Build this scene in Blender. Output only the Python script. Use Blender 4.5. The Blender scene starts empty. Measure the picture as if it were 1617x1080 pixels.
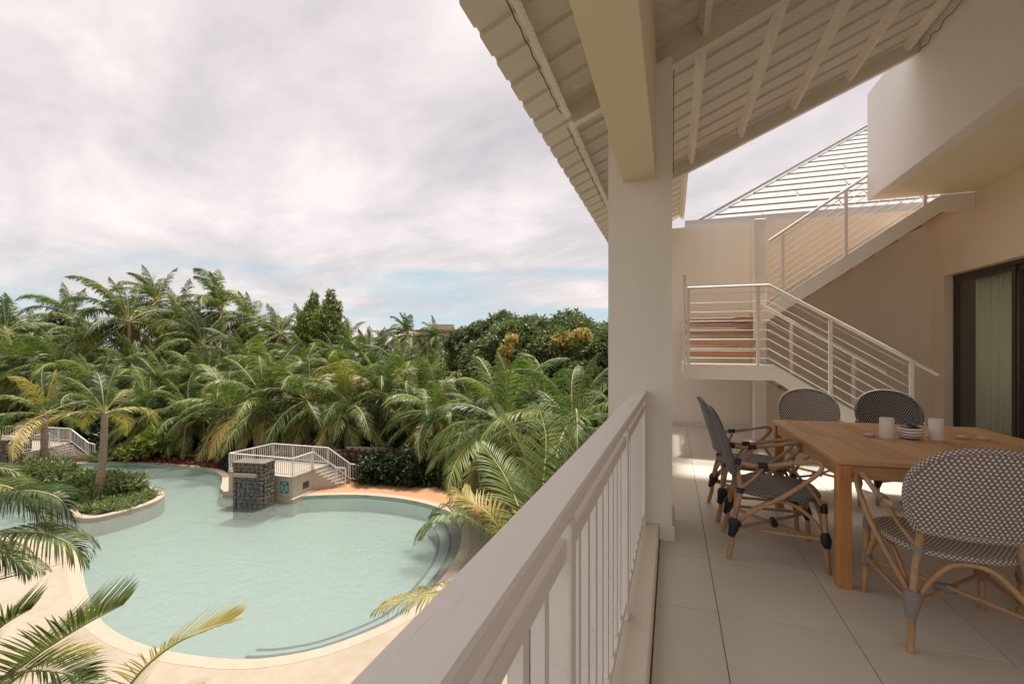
import bpy, math, random
from mathutils import Vector, Matrix
R = math.radians
random.seed(7)
scene = bpy.context.scene
col = scene.collection

# ------------------------------------------------------------------ camera
CAM_Z = 1.40
F, CU, CV = 745.0, 808.5, 547.0          # lens in photo pixels, centre column, eye-level row
YAW = math.atan(253 / F)
c_, s_ = math.cos(YAW), math.sin(YAW)
cam = bpy.data.cameras.new('camera'); cam_o = bpy.data.objects.new('camera', cam); col.objects.link(cam_o)
cam_o.location = (0, 0, CAM_Z); cam_o.rotation_euler = (R(90), 0, YAW)
cam.sensor_width = 36; cam.lens = 36 * F / 1617; cam.shift_y = 7 / 1617; cam.clip_start = .02; cam.clip_end = 3000
scene.camera = cam_o

# ------------------------------------------------------------------ sky, sun, exposure
SUN = Vector((.03, .25, .94)).normalized()
EL = math.asin(SUN.z); AZ = math.atan2(SUN.x, SUN.y)
w = bpy.data.worlds.new('World'); scene.world = w; w.use_nodes = True
nt = w.node_tree; nt.nodes.clear()
def N(nt, t, **k):
    n = nt.nodes.new(t)
    for a, b in k.items():
        if a == 'inp':
            for i, v in b.items():
                if hasattr(v, 'is_output') or isinstance(v, bpy.types.NodeSocket): nt.links.new(v, n.inputs[i])
                else: n.inputs[i].default_value = v
        else: setattr(n, a, b)
    return n
def M_(nt, op, a, b=0.0, c=None):
    n = N(nt, 'ShaderNodeMath', operation=op, inp={0: a, 1: b})
    if c is not None:
        if isinstance(c, bpy.types.NodeSocket): nt.links.new(c, n.inputs[2])
        else: n.inputs[2].default_value = c
    return n.outputs[0]
def RAMP(nt, fac, stops):
    n = nt.nodes.new('ShaderNodeValToRGB'); nt.links.new(fac, n.inputs[0])
    e = n.color_ramp.elements
    while len(e) < len(stops): e.new(.5)
    for el, (p, cc) in zip(e, stops):
        el.position = p; el.color = (*cc, 1) if len(cc) == 3 else cc
    return n.outputs[0]
def MIX(nt, fac, a, b, mode='MIX'):
    n = nt.nodes.new('ShaderNodeMixRGB'); n.blend_type = mode
    for i, v in ((0, fac), (1, a), (2, b)):
        if isinstance(v, bpy.types.NodeSocket): nt.links.new(v, n.inputs[i])
        else: n.inputs[i].default_value = v if i == 0 else (*v, 1)
    return n.outputs[0]
sky = N(nt, 'ShaderNodeTexSky', sky_type='NISHITA', sun_disc=False, sun_elevation=EL, sun_rotation=AZ)
tc = N(nt, 'ShaderNodeTexCoord')
sep = N(nt, 'ShaderNodeSeparateXYZ', inp={0: tc.outputs['Generated']})
zz = M_(nt, 'MAXIMUM', sep.outputs[2], 0.0)
den = M_(nt, 'ADD', zz, .17)
px = M_(nt, 'DIVIDE', sep.outputs[0], den); py = M_(nt, 'DIVIDE', sep.outputs[1], den)
def cloudvec(a, sx, sy, off):
    ca, sa = math.cos(a), math.sin(a)
    x2 = M_(nt, 'MULTIPLY', M_(nt, 'ADD', M_(nt, 'MULTIPLY', px, ca), M_(nt, 'MULTIPLY', py, sa)), sx)
    y2 = M_(nt, 'MULTIPLY', M_(nt, 'SUBTRACT', M_(nt, 'MULTIPLY', py, ca), M_(nt, 'MULTIPLY', px, sa)), sy)
    return N(nt, 'ShaderNodeCombineXYZ', inp={0: x2, 1: y2, 2: off}).outputs[0]
n1 = N(nt, 'ShaderNodeTexNoise', inp={'Vector': cloudvec(.35, .30, .62, 3.1), 'Scale': 1.0, 'Detail': 7, 'Roughness': .52, 'Distortion': .5})
n2 = N(nt, 'ShaderNodeTexNoise', inp={'Vector': cloudvec(-.45, .8, 1.25, 2.4), 'Scale': 1.5, 'Detail': 8, 'Roughness': .6, 'Distortion': .35})
shade = RAMP(nt, M_(nt, 'ADD', M_(nt, 'MULTIPLY', n2.outputs[0], .62), M_(nt, 'MULTIPLY', n1.outputs[0], .38)),
             [(.36, (.43, .39, .395)), (.46, (.52, .465, .455)), (.54, (.61, .54, .515)), (.64, (.73, .65, .615))])
blue = RAMP(nt, zz, [(0, (.50, .56, .60)), (.05, (.36, .47, .53)), (.14, (.27, .42, .48)), (.5, (.20, .33, .44))])
# thin gaps low over the horizon, closed deck higher up
cov = M_(nt, 'ADD', n1.outputs[0], RAMP(nt, zz, [(0, (.56,)*3), (.045, (.44,)*3), (.09, (.54,)*3), (.15, (.43,)*3), (.22, (.60,)*3), (.4, (.8,)*3)]))
mask = RAMP(nt, cov, [(.86, (0, 0, 0)), (1.0, (1, 1, 1))])
mask2 = N(nt, 'ShaderNodeMath', operation='MULTIPLY_ADD', inp={0: mask, 1: .9, 2: .1}).outputs[0]
skyc = MIX(nt, mask2, blue, shade)
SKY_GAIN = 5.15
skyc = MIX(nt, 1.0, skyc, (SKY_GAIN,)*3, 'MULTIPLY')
# added thin-cloud glow round the sun, out of view, boosted to brighten the balcony
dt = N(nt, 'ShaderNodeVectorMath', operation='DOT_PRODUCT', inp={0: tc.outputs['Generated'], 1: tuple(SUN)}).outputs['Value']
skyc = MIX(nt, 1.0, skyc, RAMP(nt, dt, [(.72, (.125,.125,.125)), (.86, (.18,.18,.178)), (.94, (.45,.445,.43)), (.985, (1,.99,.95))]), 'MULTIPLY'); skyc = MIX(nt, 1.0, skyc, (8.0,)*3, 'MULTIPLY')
skyc = MIX(nt, .08, skyc, sky.outputs[0])
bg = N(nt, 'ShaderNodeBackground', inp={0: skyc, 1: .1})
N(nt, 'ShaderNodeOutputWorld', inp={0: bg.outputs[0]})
sun = bpy.data.lights.new('sun', 'SUN'); sun.energy = 2.05; sun.angle = R(5.0); sun.color = (1, .95, .87)
sun_o = bpy.data.objects.new('sun', sun); col.objects.link(sun_o)
sun_o.rotation_euler = (-SUN).to_track_quat('-Z', 'Y').to_euler(); sun_o.location = (0, 0, 30)
vs = scene.view_settings; vs.view_transform = 'Standard'; vs.look = 'None'; vs.gamma = 1; vs.use_curve_mapping = False
vs.exposure = 1.48
scene.render.engine = 'CYCLES'
scene.cycles.max_bounces = 12; scene.cycles.diffuse_bounces = 9; scene.cycles.transparent_max_bounces = 12
scene.cycles.transmission_bounces = 4; scene.cycles.glossy_bounces = 3

# ------------------------------------------------------------------ helpers
def D(u, v, zc):                       # the place seen at a photo pixel at distance zc
    xc = (u - CU) * zc / F
    return Vector((xc*c_ - zc*s_, xc*s_ + zc*c_, CAM_Z - (v - CV) * zc / F))
def W(u, v, z):                        # the place seen at a photo pixel on the level z
    return D(u, v, (CAM_Z - z) * F / (v - CV))

class MB:
    def __init__(s): s.v = []; s.f = []; s.uv = []; s.mi = []; s.sm = []
    def add(s, vs, fs, uvs=None, mi=0, smooth=False):
        b = len(s.v); s.v += [tuple(p) for p in vs]
        for k, f in enumerate(fs):
            s.f.append([b + i for i in f]); s.uv.append(uvs[k] if uvs else [(0, 0)]*len(f)); s.mi.append(mi); s.sm.append(smooth)
        return s
    def box(s, a, b, mi=0):
        x0, y0, z0 = a; x1, y1, z1 = b
        if x0 > x1: x0, x1 = x1, x0
        if y0 > y1: y0, y1 = y1, y0
        if z0 > z1: z0, z1 = z1, z0
        return s.add([(x0,y0,z0),(x1,y0,z0),(x1,y1,z0),(x0,y1,z0),(x0,y0,z1),(x1,y0,z1),(x1,y1,z1),(x0,y1,z1)],
              [(0,3,2,1),(4,5,6,7),(0,1,5,4),(1,2,6,5),(2,3,7,6),(3,0,4,7)], mi=mi)
    def bbox(s, a, b, r=.006, mi=0):      # box with chamfered vertical+horizontal edges
        x0, y0, z0 = [min(p, q) for p, q in zip(a, b)]; x1, y1, z1 = [max(p, q) for p, q in zip(a, b)]
        r = min(r, (x1-x0)*.3, (y1-y0)*.3, (z1-z0)*.3)
        rings = []
        def ring(z, e):
            X0, X1, Y0, Y1 = x0+e, x1-e, y0+e, y1-e; k = r
            return [(X0+k,Y0,z),(X1-k,Y0,z),(X1,Y0+k,z),(X1,Y1-k,z),(X1-k,Y1,z),(X0+k,Y1,z),(X0,Y1-k,z),(X0,Y0+k,z)]
        vs = ring(z0, r) + ring(z0+r, 0) + ring(z1-r, 0) + ring(z1, r)
        fs = [tuple(range(7, -1, -1)), tuple(range(24, 32))]
        for q in range(3):
            for i in range(8):
                j = (i+1) % 8; fs.append((q*8+i, q*8+j, q*8+8+j, q*8+8+i))
        return s.add(vs, fs, mi=mi)
    def beam(s, p, q, wd, ht, up=(0,0,1), mi=0):     # rectangular bar; wd across, ht along 'up'
        p, q = Vector(p), Vector(q); d = (q-p).normalized(); up = Vector(up)
        x = d.cross(up).normalized(); z = x.cross(d).normalized()
        vs = []
        for o in (p, q):
            for a, b in ((-1,-1),(1,-1),(1,1),(-1,1)): vs.append(o + x*a*wd/2 + z*b*ht/2)
        return s.add(vs, [(0,3,2,1)[::-1],(4,5,6,7)[::-1],(0,1,5,4)[::-1],(1,2,6,5)[::-1],(2,3,7,6)[::-1],(3,0,4,7)[::-1]], mi=mi)
    def tube(s, pts, r, n=8, smooth_path=0, cap=True, mi=0, uvs=1.0):
        pts = [Vector(p) for p in pts]
        rr = list(r) if hasattr(r, '__len__') else [r]*len(pts)
        if smooth_path:
            P = []; Q = []; k = smooth_path
            for i in range(len(pts)-1):
                p0 = pts[max(i-1,0)]; p1 = pts[i]; p2 = pts[i+1]; p3 = pts[min(i+2,len(pts)-1)]
                for j in range(k):
                    t = j/k
                    P.append(.5*((2*p1)+(p2-p0)*t+(2*p0-5*p1+4*p2-p3)*t*t+(3*p1-p0-3*p2+p3)*t**3)); Q.append(rr[i]*(1-t)+rr[i+1]*t)
            P.append(pts[-1]); Q.append(rr[-1]); pts, rr = P, Q
        m = len(pts); vs = []; L = [0]
        T = [(pts[min(i+1,m-1)]-pts[max(i-1,0)]).normalized() for i in range(m)]
        x = T[0].orthogonal().normalized()
        for i in range(m):
            x = (x - T[i]*x.dot(T[i])).normalized(); y = T[i].cross(x)
            if i: L.append(L[-1] + (pts[i]-pts[i-1]).length)
            for k in range(n):
                a = 2*math.pi*k/n; vs.append(pts[i] + (x*math.cos(a)+y*math.sin(a))*rr[i])
        fs = []; uv = []
        for i in range(m-1):
            for k in range(n):
                l = (k+1) % n; fs.append((i*n+k, i*n+l, (i+1)*n+l, (i+1)*n+k))
                c = 2*math.pi*rr[i]*uvs/n; uv.append([(L[i],k*c),(L[i],(k+1)*c),(L[i+1],(k+1)*c),(L[i+1],k*c)])
        s.add(vs, fs, uv, mi, True)
        if cap: s.add(vs[:n], [tuple(range(n))[::-1]], mi=mi); s.add(vs[-n:], [tuple(range(n))], mi=mi)
        return s
    def lathe(s, prof, o=(0,0,0), n=24, mi=0):
        vs = []; fs = []; o = Vector(o)
        for (r, z) in prof:
            for k in range(n):
                a = 2*math.pi*k/n; vs.append(o + Vector((r*math.cos(a), r*math.sin(a), z)))
        for i in range(len(prof)-1):
            for k in range(n):
                l = (k+1) % n; fs.append((i*n+k, i*n+l, (i+1)*n+l, (i+1)*n+k))
        s.add(vs, fs, mi=mi, smooth=True)
        s.add(vs[:n], [tuple(range(n))[::-1]], mi=mi); s.add(vs[-n:], [tuple(range(n))], mi=mi)
        return s
    def poly(s, pts, z0, z1, mi=0):                 # vertical prism
        n = len(pts); vs = [(p[0],p[1],z0) for p in pts] + [(p[0],p[1],z1) for p in pts]
        A = sum(pts[i][0]*pts[(i+1)%n][1]-pts[(i+1)%n][0]*pts[i][1] for i in range(n))
        fs = [tuple(range(n))[::-1], tuple(range(n,2*n))] + [(i,(i+1)%n,(i+1)%n+n,i+n) for i in range(n)]
        if A < 0: fs = [f[::-1] for f in fs]
        return s.add(vs, fs, mi=mi)
    def mesh(s, name):
        me = bpy.data.meshes.new(name); me.from_pydata(s.v, [], s.f)
        if any(any(q != (0,0) for q in u) for u in s.uv):
            l = me.uv_layers.new(name='UVMap'); flat = []
            for u in s.uv:
                for q in u: flat += [q[0], q[1]]
            l.data.foreach_set('uv', flat)
        me.polygons.foreach_set('material_index', s.mi); me.polygons.foreach_set('use_smooth', s.sm)
        me.update(); return me
def put(name, data, mat=None, parent=None, loc=None, kind=None):
    if isinstance(data, MB): data = data.mesh(name)
    o = bpy.data.objects.new(name, data); col.objects.link(o)
    if mat is not None:
        for m in (mat if isinstance(mat, (list, tuple)) else [mat]): data.materials.append(m)
    if parent is not None:
        o.parent = parent; o.location = loc if loc is not None else -parent.location
    elif loc is not None: o.location = loc
    if kind: o['kind'] = kind
    return o
def tag(o, label, cat, group=None, kind=None):
    o['label'] = label; o['category'] = cat
    if group: o['group'] = group
    if kind: o['kind'] = kind
    return o
def thing(name, label, cat, loc=(0,0,0), group=None, rz=0):
    o = bpy.data.objects.new(name, None); col.objects.link(o); o.location = loc; o.rotation_euler = (0,0,rz)
    o.empty_display_size = .1
    return tag(o, label, cat, group)
def lp(name, data, mat, parent): return put(name, data, mat, parent, loc=(0,0,0))   # part given in its thing's own coordinates
def dup(root, label, loc, rz=0, group=None):
    r = root.copy(); col.objects.link(r); r.location = loc; r.rotation_euler = (0,0,rz); r['label'] = label
    if group: r['group'] = group
    for ch in root.children:
        k = ch.copy(); col.objects.link(k); k.parent = r
        for g in ch.children:
            d = g.copy(); col.objects.link(d); d.parent = k
    return r

# ------------------------------------------------------------------ materials
def mat(name, base, rough=.6, spec=.4, noise=None, bump=None, fn=None, metallic=0):
    m = bpy.data.materials.new(name); m.use_nodes = True; t = m.node_tree; b = t.nodes['Principled BSDF']
    b.inputs['Base Color'].default_value = (*base, 1); b.inputs['Roughness'].default_value = rough
    b.inputs['Specular IOR Level'].default_value = spec; b.inputs['Metallic'].default_value = metallic
    tcn = N(t, 'ShaderNodeTexCoord').outputs['Object']
    if noise:                           # list of (scale, amount, other colour)
        cur = base
        for (sc, amt, other) in noise:
            mp = N(t, 'ShaderNodeMapping', inp={0: tcn}); mp.inputs['Scale'].default_value = sc if hasattr(sc, '__len__') else (sc,)*3
            nz = N(t, 'ShaderNodeTexNoise', inp={'Vector': mp.outputs[0], 'Scale': 1.0, 'Detail': 5, 'Roughness': .6})
            fac = M_(t, 'MULTIPLY', RAMP(t, nz.outputs[0], [(.38, (0,0,0)), (.66, (1,1,1))]), amt)
            cur = MIX(t, fac, cur, other)
        t.links.new(cur, b.inputs['Base Color'])
    if bump:
        sc, st = bump
        mp = N(t, 'ShaderNodeMapping', inp={0: tcn}); mp.inputs['Scale'].default_value = sc if hasattr(sc, '__len__') else (sc,)*3
        nz = N(t, 'ShaderNodeTexNoise', inp={'Vector': mp.outputs[0], 'Scale': 1.0, 'Detail': 6})
        bp = N(t, 'ShaderNodeBump', inp={'Height': nz.outputs[0], 'Strength': st, 'Distance': .01})
        t.links.new(bp.outputs[0], b.inputs['Normal'])
    if fn: fn(m, t, b)
    return m
def leafmat(name, c1, c2, c3=None, trans=.3, rough=.45, var=.5):
    def fn(m, t, b):
        oi = N(t, 'ShaderNodeObjectInfo'); g = N(t, 'ShaderNodeNewGeometry')
        tcn = N(t, 'ShaderNodeTexCoord').outputs['Object']
        nz = N(t, 'ShaderNodeTexNoise', inp={'Vector': tcn, 'Scale': 1.3, 'Detail': 4})
        f = M_(t, 'ADD', M_(t, 'MULTIPLY', oi.outputs['Random'], var), M_(t, 'MULTIPLY', nz.outputs[0], 1-var*.5))
        stops = [(.2, c1), (.8, c2)] if c3 is None else [(.2, c1), (.62, c2), (.95, c3)]
        f = M_(t, 'ADD', f, M_(t, 'MULTIPLY', M_(t, 'SUBTRACT', g.outputs['Random Per Island'], .5), .35))
        cc = RAMP(t, f, stops)
        t.links.new(cc, b.inputs['Base Color'])
        tr = N(t, 'ShaderNodeBsdfTranslucent', inp={0: MIX(t, 1.0, cc, (1.1, 1.35, .7), 'MULTIPLY')})
        mx = N(t, 'ShaderNodeMixShader', inp={0: trans, 1: b.outputs[0], 2: tr.outputs[0]})
        t.links.new(mx.outputs[0], t.nodes['Material Output'].inputs[0])
    return mat(name, c1, rough, .35, fn=fn)
def weavemat(name, dark, light, cu=.020, cv=.0155):
    def fn(m, t, b):
        uv = N(t, 'ShaderNodeTexCoord').outputs['UV']; sp = N(t, 'ShaderNodeSeparateXYZ', inp={0: uv})
        v = M_(t, 'DIVIDE', sp.outputs[1], cv); row = M_(t, 'FLOOR', v)
        odd = M_(t, 'MODULO', row, 2.0)
        u = M_(t, 'ADD', M_(t, 'DIVIDE', sp.outputs[0], cu), M_(t, 'MULTIPLY', odd, .5))
        fu = M_(t, 'ABSOLUTE', M_(t, 'SUBTRACT', M_(t, 'FRACT', u), .5)); fv = M_(t, 'ABSOLUTE', M_(t, 'SUBTRACT', M_(t, 'FRACT', v), .5))
        a = M_(t, 'LESS_THAN', fu, .22); c = M_(t, 'LESS_THAN', fv, .33)
        k = M_(t, 'MULTIPLY', a, c)
        t.links.new(MIX(t, k, dark, light), b.inputs['Base Color'])
        hgt = M_(t, 'MULTIPLY', M_(t, 'SUBTRACT', .5, fv), M_(t, 'ADD', k, .6))
        bp = N(t, 'ShaderNodeBump', inp={'Height': hgt, 'Strength': .7, 'Distance': .004})
        t.links.new(bp.outputs[0], b.inputs['Normal'])
    return mat(name, dark, .5, .4, fn=fn)
PLASTER = mat('cream_plaster', (.80,.745,.65), .85, .2, noise=[((5,5,.5),.22,(.66,.59,.48)), (1.1,.25,(.75,.69,.59)), (9,.15,(.83,.78,.70))], bump=(45,.14))
PLASTER_TAN = mat('tan_plaster', (.72,.61,.47), .88, .2, noise=[(1.4,.22,(.66,.55,.41)), (12,.12,(.76,.66,.53))], bump=(45,.14))
PLASTER_WHITE = mat('white_plaster', (.80,.76,.73), .85, .2, noise=[(1.2,.2,(.68,.64,.60))], bump=(60,.1))
SOFFIT = mat('soffit_paint', (.78,.70,.54), .85, .2, noise=[(.9,.2,(.60,.52,.38))])
BEAMPAINT = mat('beam_paint', (.76,.70,.52), .8, .25, noise=[(.9,.2,(.71,.65,.48))], bump=(40,.06))
def railfn(m, t, b):
    tcn = N(t, 'ShaderNodeTexCoord').outputs['Object']
    mp = N(t, 'ShaderNodeMapping', inp={0: tcn}); mp.inputs['Scale'].default_value = (130, 2.4, 90)
    nz = N(t, 'ShaderNodeTexNoise', inp={'Vector': mp.outputs[0], 'Scale': 1.0, 'Detail': 4})
    mp2 = N(t, 'ShaderNodeMapping', inp={0: tcn}); mp2.inputs['Scale'].default_value = (9, 1.2, 9)
    n2 = N(t, 'ShaderNodeTexNoise', inp={'Vector': mp2.outputs[0], 'Scale': 1.0, 'Detail': 3})
    crack = M_(t, 'MULTIPLY', RAMP(t, nz.outputs[0], [(.60, (0,0,0)), (.68, (1,1,1))]), RAMP(t, n2.outputs[0], [(.52, (0,0,0)), (.60, (1,1,1))]))
    t.links.new(MIX(t, M_(t, 'MULTIPLY', crack, .35), MIX(t, n2.outputs[0], (.86,.82,.76), (.80,.76,.70)), (.50,.45,.40)), b.inputs['Base Color'])
    bp = N(t, 'ShaderNodeBump', inp={'Height': M_(t, 'SUBTRACT', M_(t, 'MULTIPLY', nz.outputs[0], .5), crack), 'Strength': .35, 'Distance': .003})
    t.links.new(bp.outputs[0], b.inputs['Normal'])
RAILWOOD = mat('painted_rail_wood', (.72,.68,.66), .55, .4, fn=railfn)
WHITEPAINT = mat('white_paint', (.66,.63,.59), .5, .4, noise=[(6,.2,(.58,.54,.49))])
STEELPAINT = mat('stair_steel_paint', (.80,.765,.70), .42, .5, noise=[(4,.15,(.68,.63,.56))])
CABLE = mat('cable_steel', (.66,.62,.56), .35, .5)
SHEET = mat('painted_roof_sheet', (.72,.695,.625), .5, .4, noise=[((1,6,1),.35,(.56,.53,.46)), (18,.1,(.5,.45,.38))])
PURLIN = mat('purlin_paint', (.84,.81,.74), .6, .35, noise=[(7,.3,(.66,.61,.53))])
RAFTER = mat('rafter_paint', (.76,.71,.62), .6, .35, noise=[(5,.3,(.67,.61,.52))])
NET = mat('wire_net', (.55,.52,.46), .6, .3)
NETEDGE = mat('net_rope', (.05,.045,.04), .8, .2)
def tilefn(m, t, b):
    tcn = N(t, 'ShaderNodeTexCoord').outputs['Object']; oi = N(t, 'ShaderNodeObjectInfo').outputs['Random']
    sh = N(t, 'ShaderNodeVectorMath', operation='ADD', inp={0: tcn}); t.links.new(N(t, 'ShaderNodeCombineXYZ', inp={0: M_(t, 'MULTIPLY', oi, 40), 1: M_(t, 'MULTIPLY', oi, 23)}).outputs[0], sh.inputs[1])
    a = N(t, 'ShaderNodeTexNoise', inp={'Vector': sh.outputs[0], 'Scale': 1.6, 'Detail': 5}).outputs[0]; d = N(t, 'ShaderNodeTexNoise', inp={'Vector': sh.outputs[0], 'Scale': 45, 'Detail': 3}).outputs[0]
    cl = MIX(t, M_(t, 'ADD', M_(t, 'MULTIPLY', oi, .35), M_(t, 'MULTIPLY', a, .6)), (.64,.60,.51), (.75,.71,.62))
    cl = MIX(t, M_(t, 'MULTIPLY', RAMP(t, d, [(.60, (0,0,0)), (.72, (1,1,1))]), .25), cl, (.48,.43,.36))
    t.links.new(cl, b.inputs['Base Color']); t.links.new(M_(t, 'ADD', M_(t, 'MULTIPLY', a, .35), .22), b.inputs['Roughness'])
TILE = mat('floor_tile', (.67,.61,.515), .36, .45, fn=tilefn)
GROUT = mat('grout', (.12,.10,.085), .9, .2)
def woodfn(base, dark, sc):
    def fn(m, t, b):
        tcn = N(t, 'ShaderNodeTexCoord').outputs['Object']; oi = N(t, 'ShaderNodeObjectInfo')
        off = N(t, 'ShaderNodeVectorMath', operation='ADD', inp={0: tcn})
        cb = N(t, 'ShaderNodeCombineXYZ', inp={0: M_(t, 'MULTIPLY', oi.outputs['Random'], 30), 1: M_(t, 'MULTIPLY', oi.outputs['Random'], 17)})
        t.links.new(cb.outputs[0], off.inputs[1])
        mp = N(t, 'ShaderNodeMapping', inp={0: off.outputs[0]}); mp.inputs['Scale'].default_value = sc
        nz = N(t, 'ShaderNodeTexNoise', inp={'Vector': mp.outputs[0], 'Scale': 1.0, 'Detail': 6, 'Roughness': .6, 'Distortion': .6})
        f = M_(t, 'ADD', M_(t, 'MULTIPLY', M_(t, 'SUBTRACT', oi.outputs['Random'], .5), .35), nz.outputs[0])
        t.links.new(RAMP(t, f, [(.3, dark), (.7, base)]), b.inputs['Base Color'])
        bp = N(t, 'ShaderNodeBump', inp={'Height': nz.outputs[0], 'Strength': .15, 'Distance': .003}); t.links.new(bp.outputs[0], b.inputs['Normal'])
    return fn
TEAK_TOP = mat('teak_top', (.5,.27,.12), .42, .4, fn=woodfn((.62,.36,.175), (.44,.235,.105), (3, 45, 45)))
TEAK_Y = mat('teak_lengthwise', (.5,.27,.12), .42, .4, fn=woodfn((.62,.36,.175), (.44,.235,.105), (45, 3, 45)))
TEAK_LEG = mat('teak_leg', (.5,.25,.09), .4, .4, fn=woodfn((.60,.29,.11), (.42,.18,.06), (45, 45, 3)))
TREAD = mat('tread_wood', (.45,.2,.09), .5, .35, fn=woodfn((.50,.31,.18), (.29,.155,.085), (4, 40, 40)))
RATTAN = mat('rattan_cane', (.50,.31,.15), .4, .45, noise=[((7,7,7),.8,(.30,.15,.075)), (60,.3,(.58,.40,.22))])
WEAVE_TAUPE = weavemat('taupe_weave', (.20,.155,.135), (.80,.75,.67))
WEAVE_BLACK = weavemat('black_weave', (.012,.014,.020), (.56,.54,.50))
BIND_TAUPE = mat('taupe_binding', (.28,.235,.215), .6, .3, noise=[((8,8,220),.5,(.20,.165,.15))])
BIND_BLACK = mat('black_binding', (.014,.017,.022), .45, .4, noise=[((8,8,220),.5,(.03,.03,.035))])
WAX = mat('candle_wax', (.80,.76,.66), .5, .4)
BLACKGLAZE = mat('black_glaze', (.02,.02,.02), .3, .5)
WHITEGLAZE = mat('white_glaze', (.78,.74,.68), .3, .5)
DISC = mat('pale_disc', (.52,.42,.34), .6, .3)
ALU = mat('dark_aluminium', (.045,.035,.028), .4, .5)
CURTAIN = mat('curtain_fabric', (.60,.63,.50), .9, .1, noise=[((14,14,.6),.5,(.48,.52,.40))])
DARKROOM = mat('room_wall', (.10,.09,.08), .9, .1)  # dimness of the unlit room is put into its wall colour
def glassfn(m, t, b):
    tr = N(t, 'ShaderNodeBsdfTransparent', inp={0: (.96,.98,.96,1)}); gl = N(t, 'ShaderNodeBsdfGlossy', inp={0: (1,1,1,1), 1: .02})
    bf = N(t, 'ShaderNodeNewGeometry').outputs['Backfacing']
    fr = N(t, 'ShaderNodeFresnel', inp={0: M_(t, 'MULTIPLY_ADD', bf, 1/1.45-1.45, 1.45)}); mx = N(t, 'ShaderNodeMixShader', inp={0: fr.outputs[0], 1: tr.outputs[0], 2: gl.outputs[0]})
    t.links.new(mx.outputs[0], t.nodes['Material Output'].inputs[0])
GLASS = mat('door_glass', (1,1,1), fn=glassfn)
def waterfn(m, t, b):
    tcn = N(t, 'ShaderNodeTexCoord').outputs['Object']
    n1 = N(t, 'ShaderNodeTexNoise', inp={'Vector': tcn, 'Scale': 2.2, 'Detail': 5, 'Roughness': .6, 'Distortion': .8})
    bp = N(t, 'ShaderNodeBump', inp={'Height': M_(t, 'ADD', n1.outputs[0], M_(t, 'MULTIPLY', N(t, 'ShaderNodeTexNoise', inp={'Vector': tcn, 'Scale': 7.0, 'Detail': 3}).outputs[0], .35)), 'Strength': .55, 'Distance': .06})
    tr = N(t, 'ShaderNodeBsdfTransparent', inp={0: (.82,.91,.885,1)}); gl = N(t, 'ShaderNodeBsdfGlossy', inp={0: (.9,.9,.9,1), 1: .12, 'Normal': bp.outputs[0]})
    df = N(t, 'ShaderNodeBsdfDiffuse', inp={0: (.27,.315,.292,1)})
    m0 = N(t, 'ShaderNodeMixShader', inp={0: .35, 1: tr.outputs[0], 2: df.outputs[0]})
    fr = N(t, 'ShaderNodeFresnel', inp={0: 1.33, 'Normal': bp.outputs[0]}); mx = N(t, 'ShaderNodeMixShader', inp={0: fr.outputs[0], 1: m0.outputs[0], 2: gl.outputs[0]})
    t.links.new(mx.outputs[0], t.nodes['Material Output'].inputs[0])
WATER = mat('pool_water', (1,1,1), fn=waterfn)
def poolfn(m, t, b):
    tcn = N(t, 'ShaderNodeTexCoord').outputs['Object']
    vo = N(t, 'ShaderNodeTexVoronoi', feature='DISTANCE_TO_EDGE', inp={'Vector': N(t,'ShaderNodeVectorMath',operation='ADD',inp={0:tcn,1:N(t,'ShaderNodeTexNoise',inp={'Vector':tcn,'Scale':.8}).outputs[1]}).outputs[0], 'Scale': 2.6})
    k = RAMP(t, vo.outputs[0], [(.0, (1,1,1)), (.09, (0,0,0))])  # pale web painted into the floor colour imitates light rippling through water
    nz = N(t, 'ShaderNodeTexNoise', inp={'Vector': tcn, 'Scale': .35, 'Detail': 3})
    t.links.new(MIX(t, M_(t,'MULTIPLY',k,.22), MIX(t, nz.outputs[0], (.28,.325,.305), (.325,.365,.342)), (.47,.49,.465)), b.inputs['Base Color'])
POOLFLOOR = mat('pool_plaster', (.58,.68,.60), .8, .2, fn=poolfn)
POOLWALL = mat('pool_wall_tiles', (.30,.46,.36), .6, .3, noise=[(6,.5,(.20,.34,.26))])
STEPLINE = mat('step_nosing', (.03,.04,.04), .7, .2)
COPING = mat('coping_stone', (.35,.297,.228), .75, .25, noise=[(2.5,.5,(.28,.235,.175)), (12,.2,(.38,.33,.265))])
DECK = mat('cream_deck', (.33,.28,.215), .8, .25, noise=[(.3,.75,(.25,.20,.145)), (.9,.4,(.29,.24,.18)), (3,.35,(.37,.32,.265)), (22,.15,(.25,.205,.16))])
TERRA = mat('terracotta_deck', (.37,.19,.095), .85, .2, noise=[(1.3,.6,(.28,.14,.07)), (8,.4,(.44,.28,.16))])
MULCH = mat('red_mulch', (.16,.045,.03), .9, .1, noise=[(12,.7,(.08,.025,.02))], bump=(20,.9))
SOIL = mat('soil', (.06,.042,.026), .95, .1, noise=[(.25,.5,(.045,.055,.02)), (3,.5,(.10,.07,.045))])
CREAMWALL = mat('platform_wall', (.44,.385,.30), .85, .2, noise=[(1.5,.35,(.37,.315,.24)), ((3,3,.7),.3,(.31,.245,.17))])
STONE = mat('fountain_stone', (.135,.115,.09), .85, .3, noise=[(7,.7,(.08,.065,.05)), (2.3,.6,(.20,.175,.14))], bump=(14,.8))
WETSTONE = mat('wet_stone', (.06,.056,.05), .35, .5, noise=[(4,.8,(.16,.15,.135)), (11,.5,(.03,.03,.028))], bump=(14,.8))
MORTAR = mat('dark_mortar', (.045,.04,.033), .9, .1)
GARDENSTONE = mat('garden_stone', (.06,.036,.026), .9, .2, noise=[(5,.7,(.04,.024,.018)), (2,.5,(.16,.10,.07))], bump=(12,.8))
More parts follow.
